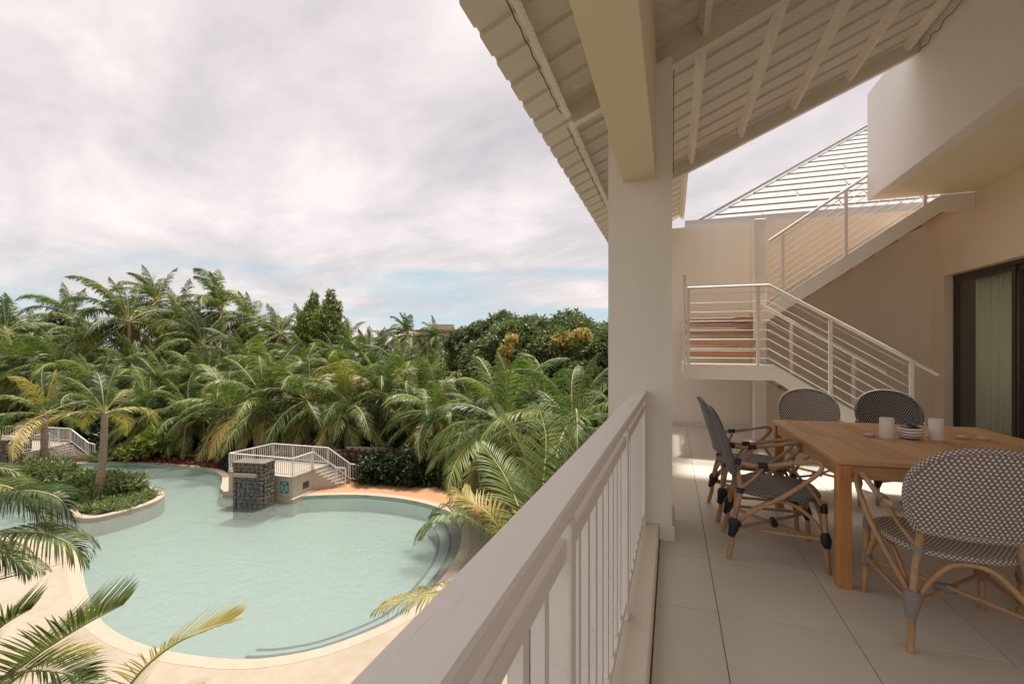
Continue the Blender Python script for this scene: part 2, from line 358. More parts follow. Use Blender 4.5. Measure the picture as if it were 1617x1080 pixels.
SIGNGREEN = mat('sign_green', (.02,.14,.11), .5, .4)
SIGNWHITE = mat('sign_white', (.7,.7,.65), .5, .4)
TRUNK = mat('palm_trunk', (.29,.225,.165), .9, .2, noise=[((2,2,9),.8,(.15,.11,.075)), (10,.3,(.36,.28,.21))], bump=((3,3,16),.8))
BARK = mat('tree_bark', (.09,.07,.05), .95, .1, noise=[(5,.6,(.05,.04,.03))])
PETIOLE = mat('petiole', (.30,.30,.10), .5, .35, noise=[(3,.5,(.40,.34,.14))])
G_DARK = leafmat('frond_dark', (0.029,0.053,0.014), (0.065,0.100,0.029), (0.142,0.164,0.054))
G_MID = leafmat('frond_green', (0.052,0.086,0.021), (0.111,0.162,0.042), (0.253,0.267,0.081))
G_YEL = leafmat('frond_yellow', (0.114,0.136,0.035), (0.239,0.226,0.063), (0.432,0.306,0.089))
G_DRY = leafmat('frond_dry', (.28,.155,.06), (.38,.22,.09))
L_MANGO = leafmat('mango_leaf', (.055,.075,.028), (.12,.145,.055), (.23,.235,.10), var=.1)
L_FLUSH = leafmat('golden_flush_leaf', (.34,.25,.07), (.50,.37,.13), var=.1)
L_SHRUB = leafmat('shrub_leaf', (0.079,0.106,0.037), (0.173,0.210,0.083), (0.347,0.323,0.156), var=.15)
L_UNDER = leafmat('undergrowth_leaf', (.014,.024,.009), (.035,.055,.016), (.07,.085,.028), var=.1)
L_COL = leafmat('column_tree_leaf', (0.094,0.125,0.028), (0.211,0.233,0.052), (0.358,0.323,0.086), var=.15)
ROOFWHITE = mat('white_roof_board', (.38,.365,.36), .7, .2, noise=[(3,.35,(.32,.305,.30))])
ROOFDARK = mat('roof_underlay', (.46,.44,.43), .8, .2)
ROOFTERRA = mat('distant_roof', (.36,.26,.21), .8, .2, noise=[(1,.4,(.30,.2,.16))])
BLUEGLASS = mat('distant_window', (.05,.09,.11), .25, .5)
# ================================================================== THE BALCONY
PLASTER_STAIR = mat('stair_wall_plaster', (.74,.66,.53), .88, .2, noise=[((4,4,.6),.3,(.64,.55,.42)), (12,.12,(.79,.72,.60))], bump=(60,.12))
XW, YB = 3.73, 8.85                     # house wall, back wall
def zs(x): return 3.66 + .431 * x       # underside of the roof sheets

# floor: slab with separate tiles
fl = put('floor', MB().box((-.36, -1.6, -.28), (XW+.12, YB, -.004)), GROUT, kind='structure')
xs = [-.084] + [.23 + .6*i for i in range(6)] + [XW+.12]
ys = [2.70 + .665*i for i in range(-6, 10)]
ys = [y for y in ys if y < YB-.1] + [YB]
tiles = {}
for i in range(len(xs)-1):
    for j in range(len(ys)-1):
        wd, dp = xs[i+1]-xs[i]-.004, ys[j+1]-ys[j]-.004
        k = (round(wd, 3), round(dp, 3))
        if k not in tiles:
            tiles[k] = MB().bbox((0, 0, -.010), (wd, dp, 0), r=.0012).mesh('tile'); tiles[k].materials.append(TILE)
        put('tile', tiles[k], None, fl, loc=(xs[i]+.0015, ys[j]+.0015, 0))

# curb, pillars
kb = put('curb', MB().bbox((-.38, -1.6, -.30), (-.090, YB, .11), .008), PLASTER, kind='structure')
tag(kb, 'low cream curb the white balcony railing stands on', 'curb')
def pillar(y0, y1, x1, label):
    t = thing('pillar', label, 'pillar', (-.22, (y0+y1)/2, 0), 'square pillars carrying the balcony roof')
    x0 = -.455; a, b = zs(x0)-.155, zs(x1)-.155
    vs = [(x0,y0,.112),(x1,y0,.112),(x1,y1,.112),(x0,y1,.112),(x0,y0,a),(x1,y0,b),(x1,y1,b),(x0,y1,a)]
    m = MB().add(vs, [(0,3,2,1),(4,5,6,7),(0,1,5,4),(1,2,6,5),(2,3,7,6),(3,0,4,7)])
    put('shaft', m, PLASTER, t)
    put('plinth', MB().bbox((-.0885, y0-.018, 0), (x1+.018, y1+.018, .1115), .005), PLASTER, t)
pillar(3.59, 4.04, 0, 'thick cream pillar at the end of the near white railing')
pillar(6.1, 6.5, -.03, 'second cream pillar hidden farther along behind the near one')
m = MB(); x0, x1 = -.345, -.113
vs = [(x0,-1.2,2.62),(x1,-1.2,2.62),(x1,3.588,2.62),(x0,3.588,2.62),(x0,-1.2,zs(x0)-.012),(x1,-1.2,zs(x1)-.012),(x1,3.588,zs(x1)-.012),(x0,3.588,zs(x0)-.012)]
m.add(vs, [(0,3,2,1),(4,5,6,7),(0,1,5,4),(1,2,6,5),(2,3,7,6),(3,0,4,7)])
tag(put('roof_beam', m, BEAMPAINT), 'deep cream beam running overhead into the near pillar', 'beam')

# roof ------------------------------------------------------------
roof = thing('balcony_roof', 'sloping white metal roof over the balcony seen from below', 'roof', (0, 3, 3.66))
def sheet_mesh(xa, xb):
    pr = [(0,0),(.195,0),(.206,.024),(.270,.024),(.280,0)]
    m = MB(); n = len(pr)
    vs = [(x, y, zs(x)+z) for x in (xa, xb) for y, z in pr] + [(x, y, zs(x)+z+.004) for x in (xa, xb) for y, z in pr]
    fs = [(i+n, i+1+n, i+1, i) for i in range(n-1)] + [(i+2*n, i+1+2*n, i+1+3*n, i+3*n) for i in range(n-1)]
    fs += [(i, i+1, i+1+2*n, i+2*n) for i in range(n-1)] + [(i+n+1, i+n, i+3*n, i+1+3*n) for i in range(n-1)]
    me = m.add(vs, fs).mesh('roof_sheet'); me.materials.append(SHEET); return me
long_s, short_s = sheet_mesh(-1.063, 2.549), sheet_mesh(-1.063, .20)
for i in range(-11, 24):
    y = .28*i + .03
    if y + .28 < 6.60 and y > -1.0: put('roof_sheet', long_s, None, roof, loc=Vector((0, y, random.uniform(0,.002)))-roof.location)
for i in range(23, 32): put('roof_sheet', short_s, None, roof, loc=Vector((0, .28*i+.03, 0))-roof.location)
nrm = Vector((-.431, 0, 1)).normalized()
RY = [-.9, 1.2, 3.75, 6.3]
for ry in RY:
    a, b = -.775, 2.545
    put('rafter', MB().beam((a, ry, zs(a)-.081), (b, ry, zs(b)-.081), .075, .155, nrm), RAFTER, roof)
for x in (-.80, -.02, .216, .77, 1.33, 1.88, 2.42):
    for k in range(3):
        y0, y1 = RY[k]+.04, RY[k+1]-.04
        if x == -.02 and k < 3: continue
        put('purlin', MB().beam((x, y0, zs(x)-.049), (x, y1, zs(x)-.049), .045, .088, nrm), PURLIN, roof)
for x in (-.80, .16): put('purlin', MB().beam((x, 6.345, zs(x)-.049), (x, YB, zs(x)-.049), .045, .088, nrm), PURLIN, roof)
def net(x0, x1, y0, y1, off, pitch=.036, r=.0008):
    m = MB(); L = math.sqrt(1+.431**2); wx = (x1-x0)*L; wy = y1-y0
    def pt(a, b):
        x = x0 + a/L; sag = .020*math.sin(math.pi*min(1, max(0, a/wx))) * (1+.5*math.sin(b*2.5))
        return Vector((x, y0+b, zs(x)-off-sag))
    st = pitch*1.414; n = int((wx+wy)/st)
    for k in range(1, n):
        d = k*st
        for sgn in (0, 1):
            a0, b0 = (min(d, wx), max(0, d-wx)); a1, b1 = (max(0, d-wy), min(d, wy))
            if sgn: b0, b1 = wy-b0, wy-b1
            P = []; S = 6
            for q in range(S+1): P.append(pt(a0+(a1-a0)*q/S, b0+(b1-b0)*q/S))
            m.tube(P, r, 3, cap=False)
    return m
nt1 = thing('bird_net', 'fine wire mesh stretched under the purlins right of the beam', 'net', (1, 4, 3.8), 'wire nets under the roof')
put('mesh', net(-.10, 2.50, 1.3, 3.70, .17), NET, nt1); put('mesh', net(.02, 2.50, 3.80, 6.24, .10), NET, nt1)
ed = [Vector((.012, y, zs(.02)-.13-.012*math.sin(y*9))) for y in [3.78+.06*i for i in range(41)]]
put('edge_rope', MB().tube(ed, .004, 5), NETEDGE, nt1)
ed = [Vector((2.515-.01*math.sin(y*31), y, zs(2.5)-.17-.015*math.sin(y*23))) for y in [1.4+.05*i for i in range(98)]]
put('edge_rope', MB().tube(ed, .004, 5), NETEDGE, nt1)
nt2 = thing('bird_net', 'fine wire mesh in the roof overhang left of the beam', 'net', (-.6, 3, 3.3), 'wire nets under the roof')
put('mesh', net(-.80, -.35, 1.2, 3.62, .095), NET, nt2); put('mesh', net(-.80, -.46, 3.88, 6.2, .095), NET, nt2)
for (a, b) in ((1.3, 3.62), (3.88, 6.2)):
    ed = [Vector((-.826+.003*math.sin(y*37), y, zs(-.82)-.088-.004*math.sin(y*29))) for y in [a+.04*i for i in range(int((b-a)/.04)+1)]]
    put('edge_rope', MB().tube(ed, .0035, 5), NETEDGE, nt2)
hk = thing('roof_hook', 'small black wire loop hanging from a roof board', 'hook', tuple(D(1327, 8, 4.0)))
p = hk.location
put('wire', MB().tube([p+Vector(q) for q in ((0,0,.06),(-.01,0,.01),(-.03,0,-.02),(-.035,0,-.045),(-.015,0,-.05),(.0,0,-.02),(.01,0,.01),(.04,0,0),(.03,0,.02),(.0,0,.015))], .004, 6, 3), NETEDGE, hk)

# railing -----------------------------------------------------------
def xr(y): return -.2425 + .0115*(y-1)
def rail_cap(y0, y1):
    m = MB(); prof = [(-.045,1.052),(.045,1.052),(.045,1.074),(.040,1.080),(-.040,1.080),(-.045,1.074)]
    vs = [(xr(y)+a, y, b) for y in (y0, y1) for a, b in prof]
    return m.add(vs, [tuple(range(6)), tuple(range(6,12))[::-1]] + [(i, i+6, (i+1)%6+6, (i+1)%6) for i in range(6)])
def balcony_rail(y0, y1, posts, label):
    t = thing('balcony_railing', label, 'railing', (xr(y0), (y0+y1)/2, .11), 'white balcony railings')
    put('handrail', rail_cap(y0, y1), RAILWOOD, t)
    put('under_rail', MB().beam((xr(y0), y0, 1.031), (xr(y1), y1, 1.031), .052, .040), RAILWOOD, t)
    for k, y in enumerate(posts):
        put('post', MB().bbox((xr(y)-.028, y-.03, .111), (xr(y)+.032, y+.03, 1.0105), .004), RAILWOOD, t)
        if k+1 < len(posts):
            a, b = y+.031, posts[k+1]-.031
            put('upper_bar', MB().beam((xr(a), a, .955), (xr(b), b, .955), .045, .045), RAILWOOD, t)
            put('lower_bar', MB().beam((xr(a), a, .180), (xr(b), b, .180), .045, .040), RAILWOOD, t)
            n = 8
            for q in range(1, n+1):
                yy = a + (b-a)*q/(n+1)
                put('baluster', MB().box((xr(yy)-.014, yy-.017, .2005), (xr(yy)+.014, yy+.017, .932)), RAILWOOD, t)
balcony_rail(-1.6, 3.588, [-1.45, -.2, 1.05, 2.3, 3.55], 'white wooden railing running from the foreground to the pillar')
balcony_rail(4.042, 6.098, [4.08, 5.07, 6.06], 'white wooden railing bay hidden beyond the pillar')

# walls -------------------------------------------------------------
bw = thing('back_wall', 'tan plaster wall behind the white stairs', 'wall', (1.6, YB+.1, 0))
put('wall_face', MB().box((1.245, YB+.002, -.28), (XW+.2, YB+.2, 3.49)), PLASTER_STAIR, bw)
putw = put('pale_wall_face', MB().box((-.455, YB, -.28), (1.2445, YB+.2, 3.492)), PLASTER, bw); putw['label'] = 'paler left stretch of the wall behind the landing'
put('skirting', MB().bbox((-.085, YB-.018, 0), (XW, YB-.001, .09), .004), TILE, bw)
hw = thing('house_wall', 'plaster wall with the wide sliding door on the right', 'wall', (XW, 4, 0))
DY0, DY1, DH = 4.75, 8.49, 2.42
m = MB().box((XW, DY1, 0), (XW+.2, YB-.001, 3.409)); m.box((XW, DY0, DH), (XW+.2, DY1, 3.409)); m.box((XW, -1.2, 0), (XW+.2, DY0, 3.409))
put('wall_face', m, PLASTER_TAN, hw)
door = thing('sliding_door', 'dark framed glass sliding door with a pale curtain behind', 'door', (XW+.15, DY1, 0))
fx = XW+.105
m = MB().box((fx, DY1-.045, 0), (fx+.09, DY1-.001, DH-.001)); m.box((fx, DY0+.001, DH-.05), (fx+.09, DY1-.046, DH-.001)); m.box((fx, DY0+.001, .0), (fx+.09, DY1-.046, .03))
put('outer_frame', m, ALU, door)
pw = 1.235
for k in range(3):
    a = DY1-.047-k*pw; b = a-pw+.003; ox = fx+.012+.03*(k % 2)
    m = MB().box((ox, a-.06, .032), (ox+.026, a, DH-.052)); m.box((ox, b, .032), (ox+.026, b+.06, DH-.052))
    m.box((ox, b+.0602, DH-.115), (ox+.026, a-.0602, DH-.052)); m.box((ox, b+.0602, .032), (ox+.026, a-.0602, .10))
    sf = put('sash', m, ALU, door)
    g = put('pane', MB().box((ox+.009, b+.061, .101), (ox+.015, a-.061, DH-.116)), GLASS, sf, loc=(0,0,0))
m = MB(); P = []
for i in range(121):
    y = 8.22 - i*.0105; P.append((XW+.235+.035*math.sin(i*.55)+.012*math.sin(i*1.9), y))
vs = [(x, y, z) for z in (.02, 2.40) for x, y in P]; n = len(P)
m.add(vs, [(i, i+1, i+1+n, i+n) for i in range(n-1)], smooth=True)
cu = put('curtain', m, CURTAIN); tag(cu, 'pale green-grey curtain hanging behind the first glass door leaf', 'curtain')
sm = cu.modifiers.new('solid', 'SOLIDIFY'); sm.thickness = .004
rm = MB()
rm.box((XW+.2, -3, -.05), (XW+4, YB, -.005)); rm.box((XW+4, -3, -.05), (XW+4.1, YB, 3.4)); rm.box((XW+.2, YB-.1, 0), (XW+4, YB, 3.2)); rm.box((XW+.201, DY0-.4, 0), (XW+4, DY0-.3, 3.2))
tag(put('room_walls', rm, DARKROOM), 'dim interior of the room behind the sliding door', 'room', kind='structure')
ter = thing('upper_terrace', 'white terrace slab and parapet projecting above the balcony', 'terrace', (2.55, 3, 3.41))
put('parapet', MB().box((2.55, -1.2, 3.41), (2.70, 7.743, 4.87)), PLASTER_WHITE, ter)
put('soffit', MB().box((2.7005, -1.2, 3.4103), (XW+4, 7.743, 3.60)), SOFFIT, ter)
put('slab', MB().box((XW+.001, 7.7431, 3.4105), (XW+4, YB+.2, 3.58)), PLASTER_WHITE, ter)
wl = MB().box((XW+.0, 7.702, 3.581), (XW+.15, 7.76, 4.4))

# ------------------------------------------------------------------ stairs
st = thing('metal_staircase', 'white steel staircase with wooden treads climbing to the terrace', 'staircase', (1.14, 7, 0))
YA, YC, YD = 6.60, 7.62, 7.75
def channel(pts, y, depth, side):       # steel channel in an XZ plane following pts (top edge)
    m = MB()
    for (a, b) in zip(pts[:-1], pts[1:]):
        d = (Vector((b[0],0,b[1]))-Vector((a[0],0,a[1])))
        vs = []
        for yy in (y-.006, y+.006):
            vs += [(a[0],yy,a[1]-depth),(b[0],yy,b[1]-depth),(b[0],yy,b[1]),(a[0],yy,a[1])]
        m.add(vs, [(0,1,2,3),(7,6,5,4),(0,4,5,1),(3,2,6,7),(1,5,6,2),(0,3,7,4)])
        for (dz, t) in ((0, .010), (-depth+.010, .010)):
            ya, yb = (y+.0065, y+.055) if side > 0 else (y-.055, y-.0065)
            vs = [(a[0],ya,a[1]+dz-t),(b[0],ya,b[1]+dz-t),(b[0],yb,b[1]+dz-t),(a[0],yb,a[1]+dz-t),(a[0],ya,a[1]+dz),(b[0],ya,b[1]+dz),(b[0],yb,b[1]+dz),(a[0],yb,a[1]+dz)]
            m.add(vs, [(0,3,2,1),(4,5,6,7),(0,1,5,4),(1,2,6,5),(2,3,7,6),(3,0,4,7)])
    return m
lo = [(1.14, 1.17), (2.98, 0.0)]
put('stringer', channel([(.16, 1.17), (1.20, 1.17), (2.98, .03)], YA, .195, 1), STEELPAINT, st)
put('stringer', channel([(1.14, 1.17), (2.98, .03)], YC, .195, -1), STEELPAINT, st)
put('landing_edge', MB().box((.150, YA, .975), (.158, 8.3, 1.17)), STEELPAINT, st)
put('landing_deck', MB().box((.165, YA+.012, 1.125), (1.14, 7.50, 1.160)), TREAD, st)
for i in range(1, 7):
    x = 1.16 + .263*(i-1); z = 1.17 - .167*i
    put('tread', MB().bbox((x, YA+.012, z-.045), (x+.29, YC-.012, z), .004), TREAD, st)
for i in range(3):
    y = 7.45 + .25*i; z = 1.34 + .172*i
    put('tread', MB().bbox((.19, y, z-.085), (1.15, y+.31, z), .005), TREAD, st)
put('tread', MB().bbox((.93, 7.95, 1.77), (1.155, 8.5, 1.86), .005), TREAD, st)
put('corner_deck', MB().bbox((.19, 8.27, 1.80), (1.35, YB-.03, 1.86), .005), TREAD, st)
up = [(1.22, 1.93), (3.37, 3.408), (XW-.001, 3.408)]
put('stringer', channel(up, YD, .23, 1), STEELPAINT, st)
put('stringer', channel([(1.22, 1.93), (3.37, 3.385)], YB-.04, .21, -1), STEELPAINT, st)
for i in range(8):
    x = 1.30 + .262*i; z = 1.985 + .1773*i
    put('tread', MB().bbox((x, YD+.012, z-.05), (x+.30, YB-.10, z), .004), TREAD, st)
put('top_deck', MB().box((3.42, YD+.012, 3.34), (XW-.002, YB-.002, 3.409)), TREAD, st)
put('stair_column', MB().bbox((1.16, 7.84, 0), (1.325, 8.0, 3.30), .005), STEELPAINT, st)
# railings with cables
def cable_rail(name_label, pts, y, hgt, posts, ncab=7, tail=0, sq=.036):
    g = thing('stair_railing', name_label, 'railing', (pts[0][0], y, pts[0][1]), 'white cable railings of the staircase')
    top = [Vector((p[0], y, p[1]+hgt)) for p in pts]
    if tail:
        d = (top[-1]-top[-2]).normalized(); top = top[:-1] + [top[-1]+d*tail]
    m = MB()
    for a, b in zip(top[:-1], top[1:]): m.tube([a, b], .021, 10)
    for p in top[1:-1]: m.lathe([(.001,-.021),(.021,-.004),(.021,.004),(.001,.021)], p, 10)
    put('handrail', m, STEELPAINT, g)
    def zat(x):
        for a, b in zip(pts[:-1], pts[1:]):
            if min(a[0],b[0])-1e-6 <= x <= max(a[0],b[0])+1e-6: return a[1]+(b[1]-a[1])*(x-a[0])/(b[0]-a[0])
        a, b = pts[-2], pts[-1]; return a[1]+(b[1]-a[1])*(x-a[0])/(b[0]-a[0])
    for x in posts: put('post', MB().box((x-sq/2, y-.02, zat(x)), (x+sq/2, y+.02, zat(x)+hgt-.021)), STEELPAINT, g)
    for k in range(ncab):
        h = .08 + (hgt-.16)*k/(ncab-1) if ncab > 1 else .5
        put('cable', MB().tube([Vector((p[0], y, p[1]+h)) for p in pts], .0055, 6), CABLE, g)
    return g
cable_rail('white front railing of the landing and the lower stair flight', [(.19, 1.17), (1.14, 1.17), (2.62, .235)], YA, .99, [.20, 1.02, 1.80, 2.60], 8, .27)
cable_rail('white inner railing of the lower stair flight', [(1.20, 1.13), (2.62, .235)], YC, .88, [1.60, 2.35], 7, .12)
cable_rail('white railing of the upper stair flight', [(1.34, 2.01), (3.36, 3.375)], YD, .93, [1.52, 2.30, 3.2], 9)
lp_ = thing('pipe_stub', 'thin grey pipe standing at the left end of the landing', 'pipe', (.155, 6.75, 1.17))
put('pipe', MB().tube([(.155,6.75,.98),(.155,6.75,2.33)], .018, 8), CABLE, lp_); put('cap', MB().tube([(.155,6.75,2.331),(.155,6.75,2.36)], .024, 8), CABLE, lp_)

# ------------------------------------------------------------------ neighbouring roof beyond the back wall
nr = thing('neighbour_roof', 'white boarded roof rising behind the back wall', 'roof', (.3, 9.3, 3.5))
put('fascia', MB().box((.22, YB+.205, 3.44), (9.0, YB+.30, 3.66)), ROOFWHITE, nr)
T = .74
ul = [(.25, 9.2, 3.50), (16, 9.2, 3.50), (16, 17.0, 3.50+7.8*T), (8.05, 17.0, 3.50+7.8*T)]
m = MB().add(ul + [(p[0], p[1], p[2]-.05) for p in ul], [(0,1,2,3),(7,6,5,4),(0,4,5,1),(1,5,6,2),(2,6,7,3),(3,7,4,0)])
put('underlay', m, ROOFDARK, nr)
rr = random.Random(3)
for i in range(31):
    y = 9.205 + .25*i; x = .27 + (y-9.2)*1.0; first = True
    while x < 9:
        L = rr.choice([1.1, 1.6, 2.1])*rr.uniform(.9, 1.1)
        m = MB(); z = 3.5 + (y-9.2)*T; dy = .205; x1 = x+L-.03
        lf = .030; xs0 = x + (dy if first else 0)
        vs = [(x,y,z+lf),(x1,y,z+lf),(x1,y+dy,z+dy*T+.02),(xs0,y+dy,z+dy*T+.02),(x,y,z+.015),(x1,y,z+.015),(x1,y+dy,z+dy*T+.005),(xs0,y+dy,z+dy*T+.005)]
        m.add(vs, [(0,1,2,3),(7,6,5,4),(0,4,5,1),(1,5,6,2),(2,6,7,3),(3,7,4,0)])
        put('roof_board', m, ROOFWHITE, nr); x += L; first = False
put('hip_edge', MB().beam((.22, 9.17, 3.56), (8.0, 16.95, 3.50+7.75*T+.08), .05, .05), ROOFWHITE, nr)
# house below the balcony
hb = MB().box((-.30, -3, -6.5), (9, 9.05, -.2801))
tag(put('house_facade', hb, CREAMWALL), 'cream lower storeys of the house under the balcony', 'building', kind='structure')
# ================================================================== OUTDOORS
ZWAT, ZDK, ZG = -6.60, -6.42, -6.47
# pool outline seen on the water level
pl = [(-90,744),(0,741),(60,738),(120,736),(200,734),(260,737),(310,742),(345,750),(352,762),(350,777),(368,781),(425,787),(459,792),(482,788),(530,786),(580,786.5),(640,793),
      (690,805),(715,820),(728,838),(730,860),(722,886),(700,920),(655,968),(600,1000),(510,1034),(430,1050),(370,1053),(300,1046),(240,1034),(190,1014),(160,992),(143,965),(133,935),(127,905),(124,884),(90,868),(40,858),(-60,850),(-200,840),(-200,744)]
pool = [W(u, v, ZWAT) for u, v in pl]
def smooth(P, k=4, closed=True):
    n = len(P); out = []
    for i in range(n if closed else n-1):
        p0, p1, p2, p3 = P[(i-1)%n] if closed else P[max(i-1,0)], P[i], P[(i+1)%n], P[(i+2)%n] if closed else P[min(i+2,n-1)]
        for j in range(k):
            t = j/k; out.append(.5*((2*p1)+(p2-p0)*t+(2*p0-5*p1+4*p2-p3)*t*t+(3*p1-p0-3*p2+p3)*t**3))
    if not closed: out.append(P[-1])
    return out
pool = smooth(pool, 3)
def area(P): return sum(P[i].x*P[(i+1)%len(P)].y-P[(i+1)%len(P)].x*P[i].y for i in range(len(P)))/2
if area(pool) < 0: pool = pool[::-1]     # counter-clockwise
def offs(P, d, closed=True):             # positive = outwards for a ccw loop
    n = len(P); o = []
    for i in range(n):
        a, b = (P[i-1], P[(i+1)%n]) if closed else (P[max(i-1,0)], P[min(i+1,n-1)])
        t = (b-a); t.z = 0; t.normalize(); o.append(Vector((P[i].x+t.y*d, P[i].y-t.x*d, P[i].z)))
    return o
def ribbon(A, B, z0, z1, closed=True):   # flat band between A (z0) and B (z1)
    m = MB(); n = len(A); vs = [(p.x,p.y,z0) for p in A]+[(p.x,p.y,z1) for p in B]
    return m.add(vs, [(i, (i+1)%n, (i+1)%n+n, i+n) for i in range(n if closed else n-1)])
import bmesh
def holed(outer, holes, z, mat_, name, kind='structure'):
    bm = bmesh.new(); es = []
    for L in [outer]+holes:
        vs = [bm.verts.new((p[0], p[1], z)) for p in L]
        es += [bm.edges.new((vs[i], vs[(i+1)%len(vs)])) for i in range(len(vs))]
    bmesh.ops.triangle_fill(bm, use_beauty=True, use_dissolve=False, edges=es)
    for f in bm.faces:
        if f.normal.z < 0: f.normal_flip()
    me = bpy.data.meshes.new(name); bm.to_mesh(me); bm.free()
    return put(name, me, mat_, kind=kind)
BIG = 1500
holed([(-BIG,-60),(BIG,-60),(BIG,BIG),(-BIG,BIG)], [offs(pool, .05)], ZG, SOIL, 'ground')
def flat(P, z, mat_, name, kind='structure'): return holed(P, [], z, mat_, name, kind)
flat(offs(pool, .05), -7.25, POOLFLOOR, 'pool_floor')
wallm = ribbon(pool, pool, -7.56, ZDK-.05); put('pool_wall', wallm, POOLWALL, kind='structure')
flat(pool, ZWAT, WATER, 'pool_water')
cp = MB(); i0, i1 = offs(pool, -.04), offs(pool, .34)
n = len(pool)
vs = [(p.x,p.y,ZDK) for p in i0]+[(p.x,p.y,ZDK+.006) for p in i1]+[(p.x,p.y,ZDK-.06) for p in i0]+[(p.x,p.y,ZDK-.06) for p in i1]
fs = [(i,(i+1)%n,(i+1)%n+n,i+n) for i in range(n)]; fs = [f[::-1] for f in fs]
fs += [(i+2*n,(i+1)%n+2*n,(i+1)%n,i) for i in range(n)][::1] + [(i+n,(i+1)%n+n,(i+1)%n+3*n,i+3*n) for i in range(n)]
cp.add(vs, fs); put('pool_coping', cp, COPING, kind='structure')
# decks
def pick(u0, u1, vmin, vmax):            # part of the outline, by place
    a = [i for i, p in enumerate(pool)]; return a
def nearest(u, v):
    q = W(u, v, ZWAT); return min(range(len(pool)), key=lambda i: (pool[i]-q).length)
def span(a, b):                          # indices ccw from a to b
    r = [a]; 
    while r[-1] != b: r.append((r[-1]+1) % len(pool))
    return r
ia, ib = nearest(482, 788), nearest(728, 838)
sp1 = span(ia, ib) if len(span(ia, ib)) < len(span(ib, ia)) else span(ib, ia)
seg = [pool[i] for i in sp1]
put('terracotta_deck', ribbon(offs(seg, .34, False), offs(seg, 2.9, False), ZDK+.004, ZDK+.004, False), TERRA, kind='structure')
ic, idd = nearest(720, 830), nearest(-60, 850)
spn = span(ic, idd) if len(span(ic, idd)) < len(span(idd, ic)) else span(idd, ic)
seg2 = [pool[i] for i in spn]
put('cream_deck', ribbon(offs(seg2, .30, False), offs(seg2, 8.5, False), ZDK, ZDK, False), DECK, kind='structure')
# step lines curving under water along the near right side
ie, if_ = nearest(712, 816), nearest(370, 1053)
spq = span(ie, if_) if len(span(ie, if_)) < len(span(if_, ie)) else span(if_, ie)
seg3 = [pool[i] for i in spq]
stp = thing('pool_steps', 'curved underwater entry steps with dark nosing lines', 'steps', tuple(Vector((seg3[8].x, seg3[8].y, -7.5))))
for k, (d0, d1, z) in enumerate(((-.02, -.55, -6.66), (-.55, -1.05, -6.80))):
    A, B = offs(seg3, d0, False), offs(seg3, d1, False)
    m = ribbon(A, B, z, z, False); n = len(A); vs = [(p.x,p.y,z) for p in B]+[(p.x,p.y,-7.55) for p in B]
    m.add(vs, [(i+n, i+1+n, i+1, i)[::-1] for i in range(n-1)])
    put('step', m, DECK if k == 0 else POOLFLOOR, stp)
    put('nosing', ribbon(offs(seg3, d1+.12, False), offs(seg3, d1+.01, False), z+.006, z+.006, False), STEPLINE, stp)
for u, v in ((381,785),(520,781.5),(585,781),(660,790),(60,738),(270,738.5)):
    i = nearest(u, v); p, q = pool[i], pool[(i+1)%len(pool)]; d = (q-p).normalized(); p = Vector((p.x,p.y,-6.49))
    o = put('pool_skimmer', MB().beam(p-d*.32+Vector((-d.y,d.x,0))*.004, p+d*.32+Vector((-d.y,d.x,0))*.004, .012, .05), STEPLINE)
    tag(o, 'dark overflow slot in the pool edge ' + {381:'right of the stone fountain', 520:'in front of the orange deck, left one', 585:'in the middle of the orange deck edge', 660:'near the right end of the orange deck', 60:'by the far left stairs', 270:'below the red planting bed'}[u], 'slot', 'overflow slots in the pool edge')
# red mulch bed on the far shore
A = [W(u, v, ZG) for u, v in ((195,731),(230,727),(290,730),(352,742),(352,733),(300,722),(240,718),(195,722))]
flat(A, ZG+.03, MULCH, 'mulch_bed')

# island -------------------------------------------------------------
isl = [(-120,770),(0,771),(52,772.6),(83,778),(104,788),(111,798),(109,807),(117,815),(147,817),(190,808),(225,798),(251,788),(260,779),(251,770),(225,764),(170,758),(90,753),(0,754),(-120,756)]
IP = smooth([W(u, v, -6.38) for u, v in isl], 4)
if area(IP) < 0: IP = IP[::-1]
isd = thing('planter_island', 'long kerbed planter island with shrubs in the pool', 'planter', tuple(Vector((IP[0].x, IP[0].y, -7.5))))
inn = offs(IP, -.30); n = len(IP); out2 = offs(IP, -.03)
m = MB(); vs = [(p.x,p.y,-7.55) for p in IP]+[(p.x,p.y,-6.41) for p in IP]+[(p.x,p.y,-6.38) for p in out2]+[(p.x,p.y,-6.38) for p in inn]+[(p.x,p.y,-6.55) for p in inn]
fs = []
for q in range(4): fs += [(q*n+i, q*n+(i+1)%n, (q+1)*n+(i+1)%n, (q+1)*n+i) for i in range(n)]
m.add(vs, fs); put('kerb', m, COPING, isd)
bm = holed(inn, [], -6.47, SOIL, 'planting_soil', None); bm.parent = isd; bm.location = -isd.location
if 'kind' in bm: del bm['kind']

